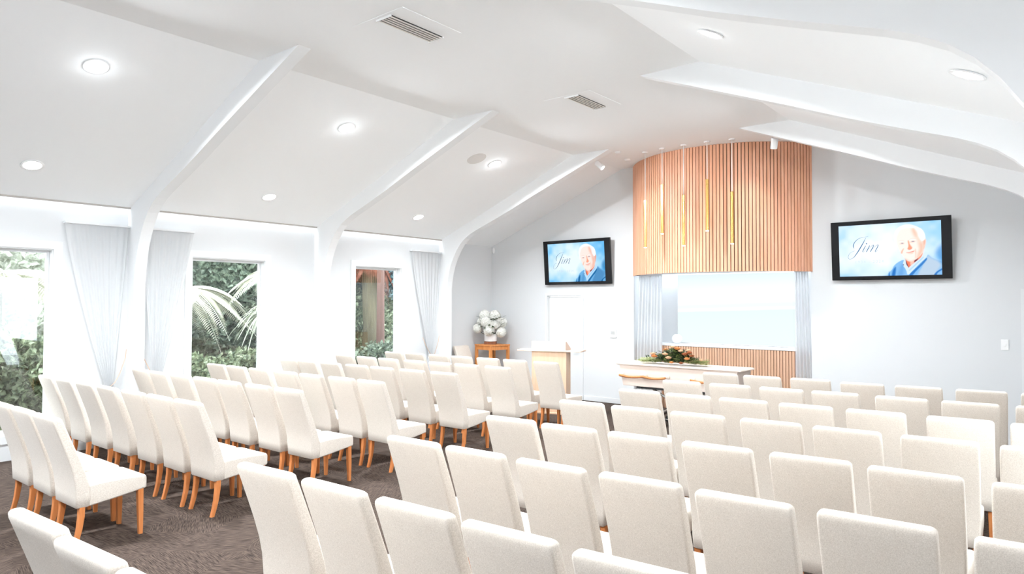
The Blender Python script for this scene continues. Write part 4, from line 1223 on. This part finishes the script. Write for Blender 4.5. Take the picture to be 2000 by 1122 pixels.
hedge('climber_bank', 'pale leafy climber bank seen through the window nearest the front', 'shrub', -14.6, -13.9, 9.4, 16.5, -0.25, 3.4, 8000, 0.16, M['leaf_hedge'], 4)
hedge('dark_undergrowth', 'dark undergrowth at the foot of the trunk, last window', 'shrub', -12.9, -12.2, 9.6, 11.7, -0.25, 0.95, 3000, 0.13, M['leaf_dark'], 5)
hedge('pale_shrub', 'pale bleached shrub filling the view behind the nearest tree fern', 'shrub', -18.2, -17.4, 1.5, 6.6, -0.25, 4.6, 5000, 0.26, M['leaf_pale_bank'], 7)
hedge('blue_green_bush', 'blue-green foliage beside the trunk top, last window', 'shrub', -13.6, -12.9, 11.2, 13.4, 2.15, 3.9, 2600, 0.16, M['leaf_blue'], 6)

def frond(bm, p, az, L, rise, droop, lw, n=26):
    d = Vector((math.cos(az), math.sin(az), 0)); s = Vector((-d.y, d.x, 0))
    pts = []
    for i in range(n + 1):
        k = i / n
        pts.append(p + d * L * k + Vector((0, 0, rise * k - droop * k * k)))
    tube(bm, pts, [0.014 * (1 - 0.85 * i / n) for i in range(n + 1)], 5)
    for i in range(2, n):
        k = i / n
        w = lw * math.sin(PI * min(1, 0.12 + 0.95 * k)) ** 0.7
        t_ = (pts[i + 1] - pts[i - 1]).normalized()
        for sg in (-1, 1):
            for o in (0, 0.5):
                q = pts[i] + (pts[i + 1] - pts[i]) * o
                e = (s * sg + t_ * 0.45 + Vector((0, 0, -0.25))).normalized()
                leaf_quad(bm, q, e, Vector((0, 0, 1)), w, w * 0.085)
def treefern(label, x, y, h, n, L, mat, seed, girth=1.0):
    rn = random.Random(seed); t = thing('tree_fern', label, 'tree fern', (x, y, -0.25), 0)
    bm = bmesh.new()
    for i in range(n):
        frond(bm, Vector((0, 0, h)), 2 * PI * i / n + rn.uniform(-0.2, 0.2), L * rn.uniform(0.8, 1.15), rn.uniform(0.2, 0.8), rn.uniform(0.7, 1.5), 0.34 * rn.uniform(0.8, 1.2))
    obj('fronds', bm, mat, t)
    bm = bmesh.new(); tube(bm, [(0, 0, 0), (0.05, 0, h * 0.5), (0, 0, h)], [0.14 * girth, 0.11 * girth, 0.12 * girth], 14)
    obj('trunk', bm, M['fernbark'], t, smooth=True)
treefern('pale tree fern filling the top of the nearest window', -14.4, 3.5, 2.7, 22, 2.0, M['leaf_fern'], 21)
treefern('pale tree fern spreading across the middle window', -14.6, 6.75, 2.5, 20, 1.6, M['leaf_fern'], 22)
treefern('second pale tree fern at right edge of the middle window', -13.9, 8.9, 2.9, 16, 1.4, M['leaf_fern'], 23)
treefern('rust-fronded tree fern at top of the last window', -13.5, 10.93, 3.35, 18, 0.62, M['leaf_rust'], 24, 1.7)
rn = random.Random(5)
t = thing('yucca', 'drooping strap-leaved yucca in the middle window', 'plant', (-12.0, 7.15, -0.25))
bm = bmesh.new()
for i in range(110):
    a = rn.uniform(0, 2 * PI); el = rn.uniform(-0.2, 1.3)
    d = Vector((math.cos(a) * math.cos(el), math.sin(a) * math.cos(el), math.sin(el))); L = rn.uniform(0.5, 0.75)
    s = Vector((-math.sin(a), math.cos(a), 0)); prev = None
    for j in range(7):
        k = j / 6
        p = Vector((0, 0, 2.05)) + d * L * k + Vector((0, 0, -0.75 * k * k * L))
        w = 0.030 * (1 - k * 0.9) + 0.002
        cur = (bm.verts.new(p + s * w), bm.verts.new(p - s * w))
        if prev: bm.faces.new((prev[0], cur[0], cur[1], prev[1]))
        prev = cur
obj('leaves', bm, M['leaf_yucca'], t)
bm = bmesh.new(); tube(bm, [(0, 0, 0), (0.04, 0.03, 1.0), (0, 0, 2.06)], [0.08, 0.06, 0.055], 10)
obj('trunk', bm, M['fernbark'], t, smooth=True)
bm = bmesh.new(); tube(bm, [(0, 0, -0.01), (0.03, 0, 1.2), (0.0, 0.02, 2.8), (0.02, 0, 5.2)], [0.13, 0.095, 0.085, 0.08], 18)
o = obj('tree', bm, M['bark'], smooth=True, loc=(-12.55, 10.47, -0.25)); tag(o, 'tall bare brown tree trunk outside the window nearest the front', 'tree')
